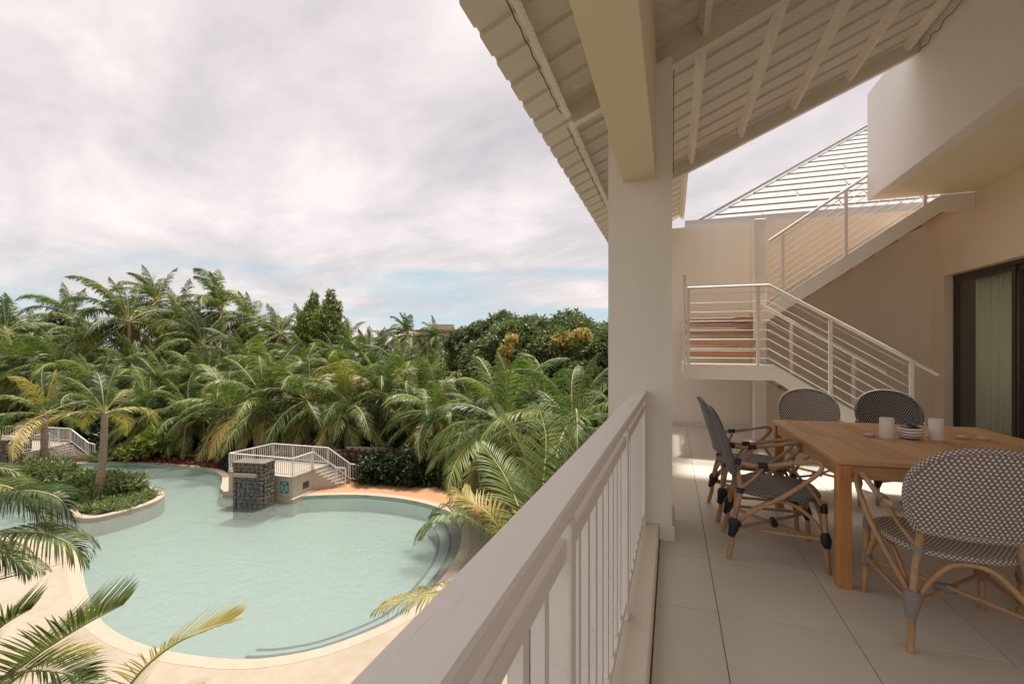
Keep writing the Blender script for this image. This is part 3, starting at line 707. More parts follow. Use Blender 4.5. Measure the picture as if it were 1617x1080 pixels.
# ------------------------------------------------------------------ leaves
def leafcloud(centers, n, size, rnd, shell=.72, droop=.4, aspect=.42, flat_=1.0):
    """leaves spread through the outer volume of ellipsoids"""
    m = MB(); V = m.v; Fc = m.f
    tot = sum(r[0]*r[1]+r[1]*r[2]+r[0]*r[2] for _, r in centers)
    for (c, r) in centers:
        k = int(n*(r[0]*r[1]+r[1]*r[2]+r[0]*r[2])/tot)
        for _ in range(k):
            z = rnd.uniform(-.75, 1); a = rnd.uniform(0, 6.283); q = math.sqrt(max(0, 1-z*z))
            dn = Vector((q*math.cos(a), q*math.sin(a), z)); rr_ = shell + (1.03-shell)*rnd.random()**.6
            rr_ *= 1 + .10*math.sin(5*a+7*z+c[0]) + .08*math.sin(11*a-5*z)
            p = Vector(c) + Vector((dn.x*r[0], dn.y*r[1], dn.z*r[2]))*rr_
            for _l in range(3):
                d = (dn*.6 + Vector((rnd.gauss(0,.6), rnd.gauss(0,.6), rnd.gauss(0,.5)-droop))).normalized()
                sd = d.cross(Vector((rnd.gauss(0,1), rnd.gauss(0,1), 1.2)) ).normalized()
                L = size*rnd.uniform(.6, 1.2); wv = L*aspect*.5; up = sd.cross(d)*L*.08
                b = len(V); V += [tuple(p), tuple(p+d*L*.5+sd*wv+up), tuple(p+d*L), tuple(p+d*L*.5-sd*wv+up)]
                Fc.append([b, b+1, b+2, b+3])
    k = len(Fc); m.uv = [[(0,0)]*4]*k; m.mi = [0]*k; m.sm = [False]*k
    return m
def leaves_only(pts, n_each, size, spread, rnd, aspect=.3, upb=.6):
    m = MB()
    for p in pts:
        for _ in range(n_each):
            q = Vector(p)+Vector((rnd.gauss(0,spread[0]), rnd.gauss(0,spread[0]), rnd.uniform(0,1)*spread[1]))
            d = Vector((rnd.gauss(0,.6), rnd.gauss(0,.6), rnd.uniform(.0,1)*upb)).normalized(); sd = d.cross(Vector((rnd.gauss(0,.5),rnd.gauss(0,.5),1))).normalized()
            L = size*rnd.uniform(.6,1.25); w_ = L*aspect*.5
            m.add([q, q+d*L*.5+sd*w_, q+d*L-Vector((0,0,L*.15)), q+d*L*.5-sd*w_], [(0,1,2,3)])
    return m

# ------------------------------------------------------------------ palms
def frond_mesh(elev, side, L=4.2, n=62, lw=.070, ll=1.02, droop=1.0, seed=0, sag=1.0, ragged=.15):
    rnd = random.Random(seed); m = MB(); S = 16
    P = [Vector((0,0,0))]; a = math.radians(elev); yaw = 0
    for i in range(S):
        t = (i+1)/S
        P.append(P[-1] + Vector((math.cos(a)*math.cos(yaw), math.cos(a)*math.sin(yaw), math.sin(a)))*L/S)
        a -= math.radians(droop*95)/S*(.35+1.5*t)*max(.25, math.cos(a)); yaw += side*math.radians(52)/S*(.4+1.2*t)
    m.tube(P, [.045*(1-.85*i/S)+.004 for i in range(S+1)], 5, mi=1, cap=False)
    def at(t):
        x = min(t*S, S-1e-4); i = int(x); return P[i].lerp(P[i+1], x-i), (P[i+1]-P[i]).normalized()
    wind = Vector((0, side, 0))
    for k in range(n):
        t = .13 + .86*(k/(n-1))**.92; p, T = at(t)
        up = Vector((0,0,1)) if abs(T.z) < .95 else Vector((1,0,0))
        lat = T.cross(up).normalized()
        prof = (math.sin(math.pi*min(1, (t*.93+.10)))**.55)*(1 if t < .7 else 1-.35*(t-.7)/.3)
        for s in (-1, 1):
            if rnd.random() < ragged*(.3+t): continue
            l = ll*prof*rnd.uniform(.82, 1.08)
            fwd = .45+.9*t; d = (T*fwd + lat*s*(1.05-.45*t) + up*.18*(1-t) + wind*abs(side)*.55 + Vector((rnd.gauss(0,.13), rnd.gauss(0,.13), rnd.gauss(0,.11)))).normalized()
            g = Vector((0,0,-1))*sag
            q1 = p + d*l*.5 + g*l*.07; d2 = (d + g*.55).normalized(); q2 = q1 + d2*l*.32; d3 = (d2+g*.8).normalized(); q3 = q2 + d3*l*.24
            wv = T*lw*.5
            m.add([p-wv*.6, p+wv*.6, q1+wv, q1-wv, q2+wv*.7, q2-wv*.7, q3], [(0,1,2,3),(3,2,4,5),(5,4,6)])
    return m.mesh('frond')
FM = {}
for el in (82, 68, 52, 35, 15, -8, -35, -62):
    for sd in (-1, 0, 1):
        k = 1.0 if el > 0 else .75
        me = frond_mesh(el, sd, seed=el*7+sd+300, droop={82:1.0,68:1.15,52:1.2,35:1.1,15:1.0,-8:.75,-35:.5,-62:.25}[el])
        me.materials.append(G_MID); me.materials.append(PETIOLE); FM[(el, sd)] = me
ELS = [82, 68, 52, 35, 15, -8, -35, -62]
def trunk_mesh(H, r0=.17, r1=.11, lean=(0,0), seed=0):
    rnd = random.Random(seed); n = max(10, int(H*4)); P = []; RR = []
    for i in range(n+1):
        t = i/n; P.append(Vector((lean[0]*(t-1)**2*-1+lean[0]*0, lean[1]*(t-1)**2*-1, -H*(1-t))))
        RR.append((r0+(r1-r0)*t + .10*max(0, .08-t)*8)*(1+ (.06 if i % 2 else -.02)) )
    return MB().tube(P, RR, 10)
palm_no = 0
def palm(u, v, zc, label, S=1.0, nf=22, wind=.0, windaz=math.pi, yel=.25, dry=.05, lean=(0,0), low=-62, seed=None, group='coconut palms behind the pool', gz=-6.45, tr=.15, ground_zc=None):
    """crown centre at photo pixel (u,v), zc metres away"""
    global palm_no; palm_no += 1; rnd = random.Random(palm_no*13+5 if seed is None else seed)
    c = D(u, v, zc); H = c.z-gz
    t = thing('palm_tree', label, 'palm tree', (c.x, c.y, gz), group)
    o = put('trunk', trunk_mesh(H, tr*1.25, tr*.85, lean, palm_no), TRUNK, t, loc=(0,0,H))
    base = rnd.uniform(0, 6.28)
    for k in range(nf):
        q = k/(nf-1); az = base + k*2.39996 + rnd.gauss(0,.15)
        e = 86 - (86-low)*q**.85 + rnd.gauss(0,6)
        # wind swings fronds round to leeward
        dw = math.atan2(math.sin(windaz-az), math.cos(windaz-az))
        az2 = az + dw*wind*.45; sd = 0
        if wind > .2 and abs(dw) > .5 and abs(dw) < 2.7: sd = 1 if dw > 0 else -1
        elif rnd.random() < .4: sd = rnd.choice((-1, 1))
        el = min(ELS, key=lambda a: abs(a-e))
        f = bpy.data.objects.new('frond', FM[(el, sd)]); col.objects.link(f); f.parent = t
        sc = S*rnd.uniform(.82, 1.1)*(.8 if q < .08 else 1)
        f.location = (0,0,H); f.rotation_euler = (rnd.gauss(0,.06), rnd.gauss(0,.06), az2); f.scale = (sc, sc, sc)
        ry = rnd.random(); pm = G_MID
        if q > .72 and ry < yel*2.6: pm = G_YEL
        elif q > .85 and ry > 1-dry*5: pm = G_DRY
        elif ry < yel*.12: pm = G_YEL
        elif ry > .72: pm = G_DARK
        f.material_slots[0].link = 'OBJECT'; f.material_slots[0].material = pm
    return t
tall = dict(nf=32, dry=.09, wind=.9, windaz=R(185), group='tall wind-blown palms at the back')
PL = [
 (10,525,44,'tall palm at the far left edge with upright fronds',1.05,tall),
 (112,500,52,'tall palm left of the big one, fronds blown left',1.0,tall),
 (203,508,45,'big tall palm with bare trunk showing, left of centre',1.15,tall),
 (248,476,56,'tallest palm at the back left, top frond swept over',1.1,tall),
 (285,510,52,'tall palm right behind the tallest one',1.0,tall),
 (352,492,50,'tall palm with ragged crown left of the twin columns',1.15,tall),
 (398,508,54,'tall palm beside the ragged one at the back',1.0,tall),
 (442,528,50,'smaller back palm with spiky upright crown',.95,tall),
 (480,530,60,'slim back palm just left of the column trees',.9,tall),
 (60,545,48,'back palm low between the left edge and big palm',1.0,tall),
 (150,548,50,'back palm behind the leaning crown at left',1.0,tall),
 (320,545,46,'back palm with orange hanging fronds in the gap',1.05,tall),
 (645,528,75,'distant palm with rounded windblown top beside far house',1.0,tall),
 (585,545,80,'distant small palm right of the column trees',.8,tall),
 (608,545,84,'second distant small palm near the white roof',.8,tall),
 (552,535,66,'distant palm just right of the column trees',.85,tall),
 (690,535,78,'distant palm in front of the far house',.9,tall),
]
mid = dict(nf=30, wind=.35, windaz=R(200), low=-48, dry=.07)
PL += [
 (25,590,40,'mid-row palm at left edge below the tall ones',1.1,mid),
 (95,590,41,'mid-row palm with dark dense crown at left',1.15,mid),
 (150,625,38,'mid-row palm behind the left stairs',1.1,mid),
 (215,600,40,'mid-row palm below the big bare-trunk palm',1.1,mid),
 (265,628,37,'mid-row palm left of the dry frond',1.05,mid),
 (325,605,39,'mid-row palm above the red planting bed',1.15,mid),
 (385,585,42,'mid-row palm with pale arching fronds, centre left',1.15,mid),
 (430,600,40,'mid-row palm straight above the platform',1.1,mid),
 (480,580,44,'mid-row palm right below the column trees, left',1.1,mid),
 (535,590,42,'mid-row palm right below the column trees, right',1.1,mid),
 (585,585,44,'mid-row palm in the centre of the grove',1.05,mid),
 (640,602,40,'mid-row palm with upright spears left of the mango tree',1.15,mid),
 (690,600,46,'mid-row palm at the foot of the mango tree',1.0,mid),
]
fr_ = dict(wind=.12, windaz=R(200), yel=.6, dry=.07, low=-40)
PL += [
 (235,655,34,'front-row palm with leaning trunk above the red bed',.80,dict(wind=.4, windaz=R(180), yel=.4, lean=(.6,0))),
 (300,660,35,'front-row palm left of the fountain platform',.95,fr_),
 (362,648,34,'front-row palm hanging over the platform, left',1.05,fr_),
 (420,640,33,'front-row palm with yellow lower fronds over the platform',1.05,fr_),
 (485,632,33,'front-row palm with long yellow fronds above the rail',1.10,fr_),
 (548,640,32.5,'front-row palm right of the platform, short yellow fronds',1.0,fr_),
 (600,625,34,'front-row palm with tall dark crown, centre',1.05,fr_),
 (688,655,29,'low palm with broad yellow fronds before the stone wall',.88,dict(wind=.1, yel=.9, dry=.0, low=-45)),
 (745,665,29,'front-row palm right of the broad yellow one',.9,fr_),
 (665,632,35,'front-row palm between the mango tree and yellow palm',1.0,fr_),
]
rt = dict(wind=.15, windaz=R(180), yel=.3, group='palms close to the balcony')
PL += [
 (800,672,19,'palm behind the big near frond, right of centre',.9,rt),
 (860,655,21,'palm low in front of the mango tree, left',.85,rt),
 (905,672,17,'palm partly hidden by the pillar and handrail',.85,rt),
 (780,700,21,'low palm in the shade above the near frond',.8,rt),
]
for (u, v, zc, lb, S, kw) in PL:
    kw = dict(kw); nf_ = kw.pop('nf', 26); k_ = 1.28 if kw.get('wind', 0) > .8 else 1.12
    palm(u, v, zc, lb, S=S*k_, nf=nf_, **kw)
palm(165,652,23.8,'ringed-trunk palm standing on the planter island', S=.78, nf=12, wind=.8, windaz=R(170), yel=.75, dry=0, lean=(.55,0), low=0, group='palms by the planter island', tr=.16)
palm(70,655,27,'palm with swollen trunk left of the island palm', S=.85, nf=14, wind=.7, windaz=R(175), yel=.75, low=-20, group='palms by the planter island', tr=.17)

# near fronds drawn as free arcs --------------------------------------
def near_frond(parent, P, ll, n, lw, m_, seed, hang=.6, up=0, curl=1.0, both=(1,1), fwd0=.35):
    rnd = random.Random(seed); mb = MB(); P = smooth([Vector(p) for p in P], 6, False); S = len(P)-1
    mb.tube(P, [.028*(1-.85*i/S)+.003 for i in range(S+1)], 6, mi=1)
    for k in range(n):
        t = .10+.895*k/(n-1); x = min(t*S, S-1e-4); i = int(x); p = P[i].lerp(P[i+1], x-i); T = (P[i+1]-P[i]).normalized()
        lat = T.cross(Vector((0,0,1))).normalized(); nu = lat.cross(T)
        prof = math.sin(math.pi*min(1, t*.86+.14))**.5
        for s in (-1, 1):
            if not both[0 if s < 0 else 1] or rnd.random() < .03: continue
            l = ll*max(.42 if t < .6 else .22, prof)*rnd.uniform(.88, 1.08)
            d = (T*(fwd0+.45*t)+lat*s*(1.0-.35*t)+nu*(.25+up)+Vector((rnd.gauss(0,.05),)*3)).normalized(); g = Vector((0,0,-hang))
            q = [p]; dd = d; ws = [.5, 1, .9, .6, 0]
            for j in range(4):
                q.append(q[-1]+dd*l/4); dd = (dd+g*.28*curl*(j+1)).normalized()
            vs = []
            for j in range(4):
                wd = T*lw*.5*ws[j]+nu*lw*.12*(0 if j else 1); vs += [q[j]-wd, q[j]+wd]
            vs.append(q[4]); mb.add(vs, [(0,1,3,2),(2,3,5,4),(4,5,7,6),(6,7,8)])
    me = mb.mesh('frond'); o = put('frond', me, [m_, PETIOLE], parent)
    return o
G_NEAR = leafmat('near_frond_green', (0.051,0.075,0.013), (0.112,0.132,0.032), (0.224,0.211,0.063), var=.15)
G_NEARY = leafmat('near_frond_yellow', (.22,.20,.05), (.36,.29,.085), (.48,.34,.13), var=.15)
def near_palm(u, v, zc, label, fr, gz=-6.45):
    c = D(u, v, zc); t = thing('palm_tree', label, 'palm tree', (c.x, c.y, gz), 'palms close to the balcony')
    put('trunk', trunk_mesh(c.z-gz-.1, .17, .13, (0,0), 1), TRUNK, t, loc=(0,0,c.z-gz-.1))
    for k, (pts, ll, n, lw, m_, hang, kw) in enumerate(fr):
        P = [c] + [D(*q) for q in pts]
        near_frond(t, P, ll, n, lw, m_, 50+k+int(u), hang, **kw)
    return t
near_palm(838, 905, 9.5, 'near palm whose big fronds rise behind the handrail', [
  ([(845,850,9.4),(843,780,9.3),(822,705,9.2),(795,668,9.2),(772,655,9.3)], .95, 78, .032, G_NEAR, .35, dict(curl=.6)),
  ([(868,820,9.0),(888,745,8.8),(912,668,8.7),(958,612,8.8)], .85, 70, .030, G_NEAR, .25, dict(curl=.6)),
  ([(805,870,9.4),(770,838,9.3),(725,812,9.2),(690,818,9.2),(665,850,9.3)], .85, 72, .044, G_DARK, .8, dict(curl=1.0)),
  ([(800,860,9.6),(775,815,9.7),(742,790,9.9),(730,778,10)], .70, 56, .036, G_NEARY, .3, {}),
  ([(790,925,9),(740,928,8.6),(680,935,8.4),(620,950,8.5),(597,960,8.6)], .62, 66, .040, G_NEARY, .9, dict(curl=1.2)),
  ([(870,860,10),(905,800,10.3),(950,740,10.6),(990,700,11)], .85, 60, .032, G_NEAR, .4, {}),
  ([(830,850,10),(815,790,10.6),(790,740,11.2),(760,700,11.8)], .9, 60, .032, G_MID, .4, {}),
  ([(850,840,10.2),(858,760,10.8),(862,690,11.4),(850,640,12)], .95, 66, .032, G_MID, .35, {}),
  ([(900,900,9),(950,870,8.7),(1000,860,8.4)], .8, 40, .032, G_NEAR, .6, {}),
])
near_palm(-140, 1190, 7.6, 'near palm at the lower left corner with arching fronds', [
  ([(-90,1110,7.0),(-50,1040,6.7),(0,990,6.6),(50,960,6.7)], .8, 80, .040, G_NEAR, .15, dict(up=.3, curl=.5, fwd0=.55)),
  ([(-80,1160,7.0),(-20,1090,6.7),(40,1060,6.6),(100,1062,6.6),(140,1075,6.7)], .8, 84, .040, G_NEAR, .3, dict(up=.1, fwd0=.5)),
  ([(-60,1130,7.0),(0,1076,6.6),(70,1025,6.4),(135,985,6.4),(196,953,6.5)], .95, 96, .042, G_NEAR, .10, dict(up=.30, curl=.5, fwd0=.55)),
  ([(-40,1130,7.2),(20,1075,7.0),(80,1040,7.0),(150,1030,7.1)], .68, 72, .034, G_NEARY, .3, dict(fwd0=.5)),
  ([(-60,1170,7.0),(20,1120,6.6),(90,1085,6.5),(150,1085,6.6)], .75, 64, .040, G_DARK, .3, dict(fwd0=.5)),
])
near_palm(-230, 930, 9.5, 'near palm left of the frame with drooping frond curtains', [
  ([(-130,810,9.1),(-50,770,8.9),(10,768,8.8),(60,800,8.9),(85,850,9)], .9, 90, .042, G_NEAR, 1.0, dict(curl=1.2)),
  ([(-130,900,9.0),(-60,868,8.9),(0,870,8.9),(45,905,9)], .8, 80, .042, G_DARK, 1.0, dict(curl=1.2)),
  ([(-120,835,9),(-30,790,8.7),(40,775,8.6),(90,785,8.6),(112,815,8.7)], .95, 110, .042, G_DARK, 1.0, dict(curl=1.2)),
  ([(-110,880,8.8),(-20,848,8.5),(50,840,8.4),(105,855,8.4),(131,880,8.5)], .90, 110, .042, G_NEAR, 1.0, dict(curl=1.2)),
  ([(-120,920,9.4),(-40,880,9.6),(20,880,9.8),(70,900,9.9)], .75, 76, .040, G_DARK, 1.0, dict(curl=1.2)),
  ([(-140,800,9.6),(-60,745,9.8),(10,740,10),(55,765,10.2)], .6, 60, .032, G_NEAR, .8, {}),
])
near_palm(150, 1260, 8.0, 'near palm below the frame sending up one wispy yellow frond', [
  ([(165,1160,7.6),(210,1075,7.2),(270,1020,7.1),(325,995,7.1),(366,980,7.2)], .85, 90, .034, G_NEARY, .15, dict(fwd0=.9, up=.05, curl=.5)),
  ([(190,1180,7.8),(260,1110,7.6),(320,1080,7.6)], .5, 50, .030, G_NEARY, .35, dict(fwd0=.9)),
])

# broadleaf trees ------------------------------------------------------
def broad(u, v, zc, lobes, n, size, label, seed, flush=None, m_=L_MANGO):
    rnd = random.Random(seed); c = D(u, v, zc)
    t = thing('mango_tree' if m_ == L_MANGO else 'leafy_tree', label, 'tree', (c.x, c.y, -6.45))
    H = c.z+6.45
    tm = MB().tube([(0,0,0),(.2,.1,H*.35),(0,.2,H*.7),(0,0,H*.95)], [.45,.35,.28,.12], 10, 3)
    for (lc, lr) in lobes[:8]: tm.tube([(0,.1,H*.4), (lc[0]*.5, lc[1]*.5, H*.4+(lc[2]+H*.6)*.5), (lc[0], lc[1], H+lc[2])], [.22,.14,.05], 7, 3)
    put('trunk', tm, BARK, t, loc=(0,0,0))
    put('crown', leafcloud(lobes, n, size, rnd), m_, t, loc=(0,0,H))
    if flush:
        f = put('flush_leaves', leafcloud(flush, int(n*.055), size*.75, rnd, shell=.55), L_FLUSH, t, loc=(0,0,H)); f['label'] = 'golden young leaves in patches on the crown'
    return t
rl = random.Random(11)
def lobes(rx, ry, rz, n, r0, r1, seed):
    q = random.Random(seed); out = [((0,0,-rz*.1),(rx*.62,ry*.62,rz*.72))]
    for i in range(n):
        z = 1-2*(i+.5)/n; z = z*.75+.2; a = i*2.4; s = math.sqrt(max(0,1-z*z)); r = q.uniform(r0, r1)
        out.append(((rx*.72*s*math.cos(a)+q.gauss(0,.3), ry*.72*s*math.sin(a)+q.gauss(0,.3), rz*.72*z+q.gauss(0,.25)), (r, r, r*.8)))
    return out
def px_off(u0, v0, u, v, zc, dz=0):
    a, b = D(u0, v0, zc), D(u, v, zc-dz); return tuple(b-a)
fl1 = [(px_off(860,575,u,v,42,6.2), (r,r,r*.8)) for u,v,r in ((885,540,.75),(915,556,.8),(905,578,.6),(932,540,.55),(876,556,.5),(898,538,.7),(808,536,.45),(800,552,.45),(797,575,.45),(918,528,.5),(790,592,.4),(925,570,.4))]
broad(860, 575, 42, lobes(7.2, 6.5, 5.0, 26, 1.5, 2.4, 1), 26000, .42, 'large round mango tree with golden flush, left of the pillar', 5, fl1)
broad(775, 560, 50, lobes(4.2, 4.0, 3.9, 14, 1.1, 1.8, 2), 12000, .40, 'smaller mango tree left of the large one', 6)
broad(950, 585, 36, lobes(3.5, 3.5, 4.2, 12, 1.0, 1.7, 3), 9000, .30, 'dark leafy tree half hidden behind the pillar', 7)
broad(1010, 560, 60, lobes(7, 6, 6, 14, 1.8, 2.6, 9), 8000, .5, 'broad tree hidden behind the pillar', 8)
def column_tree(u, v0, v1, zc, wd, label, seed):
    rnd = random.Random(seed); b, tp = D(u, v1, zc), D(u, v0, zc); H = tp.z+6.45
    t = thing('column_tree', label, 'tree', (b.x, b.y, -6.45), 'twin column-shaped trees')
    put('trunk', MB().tube([(0,0,0),(0,0,H-.6)], [.16,.04], 8), BARK, t, loc=(0,0,0))
    L = [((rnd.gauss(0,.15), rnd.gauss(0,.15), -q*1.0-.6), (wd*(.22+.78*min(1, q/3.2+.05))*rnd.uniform(.85,1.1),)*2+(.95,)) for q in range(int(H*.85))]
    put('crown', leafcloud(L, 9000, .34, rnd, shell=.55, droop=1.6, aspect=.3), L_COL, t, loc=(0,0,H))
column_tree(491, 464, 580, 52, 1.7, 'left of the twin column-shaped trees on the skyline', 1)
column_tree(519, 460, 580, 51, 2.0, 'right, fuller one of the twin column-shaped trees', 2)

# undergrowth and shrubs ------------------------------------------------
rnd = random.Random(21)
cs = []
for i in range(70):
    u = -60 + i*15.5; zc = rnd.uniform(35.5, 39); g = W(u, CV+7.9*F/zc, -6.5); r = rnd.uniform(1.0, 1.9)
    cs.append(((g.x, g.y, -6.3+r*.7), (r, r, r*rnd.uniform(.8, 1.2))))
for i in range(60):
    u = -60 + i*18; zc = rnd.uniform(42, 50); g = D(u, 600, zc); r = rnd.uniform(1.8, 3.0)
    cs.append(((g.x, g.y, -6.3+r*.9), (r, r, r*1.2)))
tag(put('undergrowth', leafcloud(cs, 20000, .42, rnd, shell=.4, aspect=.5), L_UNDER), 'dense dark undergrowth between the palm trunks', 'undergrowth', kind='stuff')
cs = []
for i in range(60):
    u = -60 + i*19; g = D(u, 600, rnd.uniform(58, 76)); r = rnd.uniform(2.5, 4)
    cs.append(((g.x, g.y, -6+r), (r, r, r*1.25)))
tag(put('far_woodland', leafcloud(cs, 13000, .8, rnd, shell=.5, aspect=.5), L_MANGO), 'green mass of trees far behind the palms', 'woodland', kind='stuff')
cs = []
for (u, v) in [(560,762),(585,765),(610,768),(640,770),(665,773),(700,776),(730,778),(757,782),(775,786),(365,745),(350,738),(335,733)]:
    g = W(u, v, -6.45); r = rnd.uniform(.5, .8); cs.append(((g.x, g.y+.7, -6.3+r*.3), (r, r, r*.8)))
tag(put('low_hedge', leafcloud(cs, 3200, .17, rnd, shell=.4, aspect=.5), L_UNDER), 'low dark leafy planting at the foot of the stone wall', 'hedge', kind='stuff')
cs = []
for (u, v, r) in [(712,745,1.1),(742,740,1.3),(770,745,1.2),(610,742,.9),(575,742,.8),(640,744,1.0),(672,742,.7),(595,736,1.0),(655,735,1.1),(690,738,1.0)]:
    g = W(u, v+26, -6.45); cs.append(((g.x, g.y+.6, -6.3+r*.8), (r, r, r*1.1)))
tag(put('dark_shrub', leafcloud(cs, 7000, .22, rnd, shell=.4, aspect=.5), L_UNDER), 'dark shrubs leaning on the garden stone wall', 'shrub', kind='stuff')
def shrub(u, v, r, h, size, n, label, m_=L_SHRUB, z=-6.47, group='shrubs on the planter island', flowers=0):
    g = W(u, v, z); t = thing('shrub', label, 'shrub', tuple(g), group)
    rd = random.Random(int(u*7+v)); L = []
    for k in range(6):
        a = rd.uniform(0,6.28); q = rd.uniform(.1,.6)*r; L.append(((q*math.cos(a), q*math.sin(a), h*rd.uniform(.35,.75)), (r*.5, r*.5, h*.36)))
    st = MB()
    for k in range(7):
        a = rd.uniform(0,6.28); st.tube([(0,0,0),(r*.3*math.cos(a), r*.3*math.sin(a), h*.4),(r*.5*math.cos(a), r*.5*math.sin(a), h*.75)], [.03,.02,.01], 5)
    put('stems', st, BARK, t, loc=(0,0,0)); put('foliage', leafcloud(L, n, size, rd, shell=.3, droop=.0, aspect=.34), m_, t, loc=(0,0,0))
    if flowers:
        fm = MB()
        for k in range(flowers):
            a = rd.uniform(0,6.28); q = rd.uniform(.0,.85)*r; p = Vector((q*math.cos(a), q*math.sin(a), h*rd.uniform(.85,1.0)))
            fm.lathe([(.002,0),(.05,.02),(.055,.035),(.002,.045)], p, 6)
        put('blossoms', fm, mat('blossom', (.62,.64,.40), .6), t, loc=(0,0,0))
shrub(60, 770, 1.5, 1.55, .26, 900, 'tall light green shrub left of the island palm', flowers=8)
shrub(95, 768, 1.4, 1.45, .26, 900, 'tall shrub in the middle of the island', flowers=7)
shrub(25, 767, 1.2, 1.0, .24, 600, 'shrub at the left end of the island', flowers=3)
shrub(135, 783, 1.3, 1.25, .25, 800, 'dark open shrub just left of the island palm trunk', flowers=7)
shrub(165, 785, 1.2, 1.2, .25, 700, 'shrub directly behind the island palm trunk', flowers=5)
shrub(205, 780, 1.0, .9, .24, 600, 'shrub right of the island palm trunk', flowers=4)
gp = []
rr_ = random.Random(4)
for _ in range(900):
    u, v = rr_.uniform(-80, 252), rr_.uniform(757, 812)
    p = W(u, v, -6.47)
    k = 0; ins = False
    for i in range(len(inn)):
        a, b = inn[i], inn[i-1]
        if (a.y > p.y) != (b.y > p.y) and p.x < (b.x-a.x)*(p.y-a.y)/(b.y-a.y)+a.x: ins = not ins
    if ins: gp.append(p)
tag(put('ground_cover', leaves_only(gp, 16, .30, (.12, .22), rr_, .22, 1.2), L_SHRUB), 'strappy green ground cover filling the planter island', 'ground cover', kind='stuff')
shrub(238, 727, 1.5, 2.3, .55, 260, 'big-leaved glossy shrub behind the red mulch bed', m_=L_COL, group='shrubs on the far shore')
shrub(215, 728, 1.1, 1.4, .42, 220, 'smaller big-leaved shrub next to the left stairs', m_=L_COL, group='shrubs on the far shore')
shrub(180, 727, 1.0, .8, .28, 260, 'low green shrub at the foot of the left stairs', m_=L_SHRUB, group='shrubs on the far shore')
shrub(160, 728, .9, .7, .28, 240, 'low shrub right beside the left stair rail', m_=L_SHRUB, group='shrubs on the far shore')
rp = [W(u, v, ZG)+Vector((rnd.gauss(0,.1), rnd.gauss(0,.1), 0)) for u in range(196, 352, 3) for v in (724+max(0,(u-240))*.09, 728+max(0,(u-240))*.10)]
REDLEAF = leafmat('red_groundcover_leaf', (.10,.025,.02), (.20,.06,.045), var=.1)
tag(put('red_ground_cover', leaves_only(rp, 14, .26, (.3,.12), rnd, .5, .8), REDLEAF), 'low red-leaved ground cover along the far pool edge', 'ground cover', kind='stuff')

# garden wall of stones -------------------------------------------------
def stone_mesh(rd, sx, sy, sz):
    vs = []
    for x in (-1,1):
        for y in (-1,1):
            for z in (-1,1): vs.append(Vector((x*sx/2*rd.uniform(.72,1), y*sy/2*rd.uniform(.8,1), z*sz/2*rd.uniform(.72,1))))
    f = [(0,1,3,2),(4,6,7,5),(0,4,5,1),(2,3,7,6),(0,2,6,4),(1,5,7,3)]
    me = bpy.data.meshes.new('stone'); bm = bmesh.new(); bv = [bm.verts.new(v) for v in vs]
    for q in f: bm.faces.new([bv[i] for i in q])
    bmesh.ops.recalc_face_normals(bm, faces=bm.faces); bmesh.ops.bevel(bm, geom=bm.edges[:], offset=min(sx,sz)*.16, segments=1, affect='EDGES')
    bm.to_mesh(me); bm.free(); return me
gw0, gw1 = W(545, 757, -6.45), W(800, 772, -6.45)
gw = thing('garden_wall', 'dark rubble stone wall behind the orange deck', 'wall', tuple(gw0))
dirw = (gw1-gw0); Lw = dirw.length; dirw.normalize(); nw = Vector((dirw.y, -dirw.x, 0))
put('core', MB().beam(gw0-nw*.15+Vector((0,0,.95)), gw1-nw*.15+Vector((0,0,.95)), .30, 1.9), MORTAR, gw)
sm_ = [stone_mesh(random.Random(k), .42, .26, .26) for k in range(7)]
for q in sm_: q.materials.append(GARDENSTONE)
rd = random.Random(9)
for r_ in range(7):
    x = rd.uniform(0, .3)
    while x < Lw:
        p = gw0+dirw*x+Vector((0,0,.14+r_*.27)); o = put('stone', rd.choice(sm_), None, gw, loc=p-gw.location)
        o.rotation_euler = (rd.gauss(0,.08), rd.gauss(0,.08), math.atan2(dirw.y, dirw.x)+(math.pi if rd.random() < .5 else 0)); o.scale = (rd.uniform(.85,1.15), 1, rd.uniform(.85,1.1))
        x += .44*rd.uniform(.9, 1.15)

# ------------------------------------------------------------------ fountain platforms
def picket_run(t, pts, h, sp=.125, posts=1.4, th=.028):
    """railing along 3D points (feet), with cap rail, lower bar, posts and pickets"""
    caps = MB(); bal = MB(); tot = 0
    for a, b in zip(pts[:-1], pts[1:]):
        a, b = Vector(a), Vector(b); up = Vector((0,0,1))
        put('handrail', MB().beam(a+up*h, b+up*h, .07, .05), WHITEPAINT, t)
        put('lower_bar', MB().beam(a+up*.12, b+up*.12, .03, .04), WHITEPAINT, t)
        L = (b-a).length; n = max(1, int(L/sp))
        d = (b-a)/n; hd = Vector((d.x,d.y,0)).normalized()
        for k in range(n+1):
            p = a+d*k
            if k % max(1, int(posts/sp)) == 0 or k == n:
                put('post', MB().beam(p, p+up*(h-.025), .055, .055, hd), WHITEPAINT, t)
            else: bal.beam(p+up*.12, p+up*(h-.03), .024, .024, hd)
    put('balusters', bal, WHITEPAINT, t, kind='stuff')
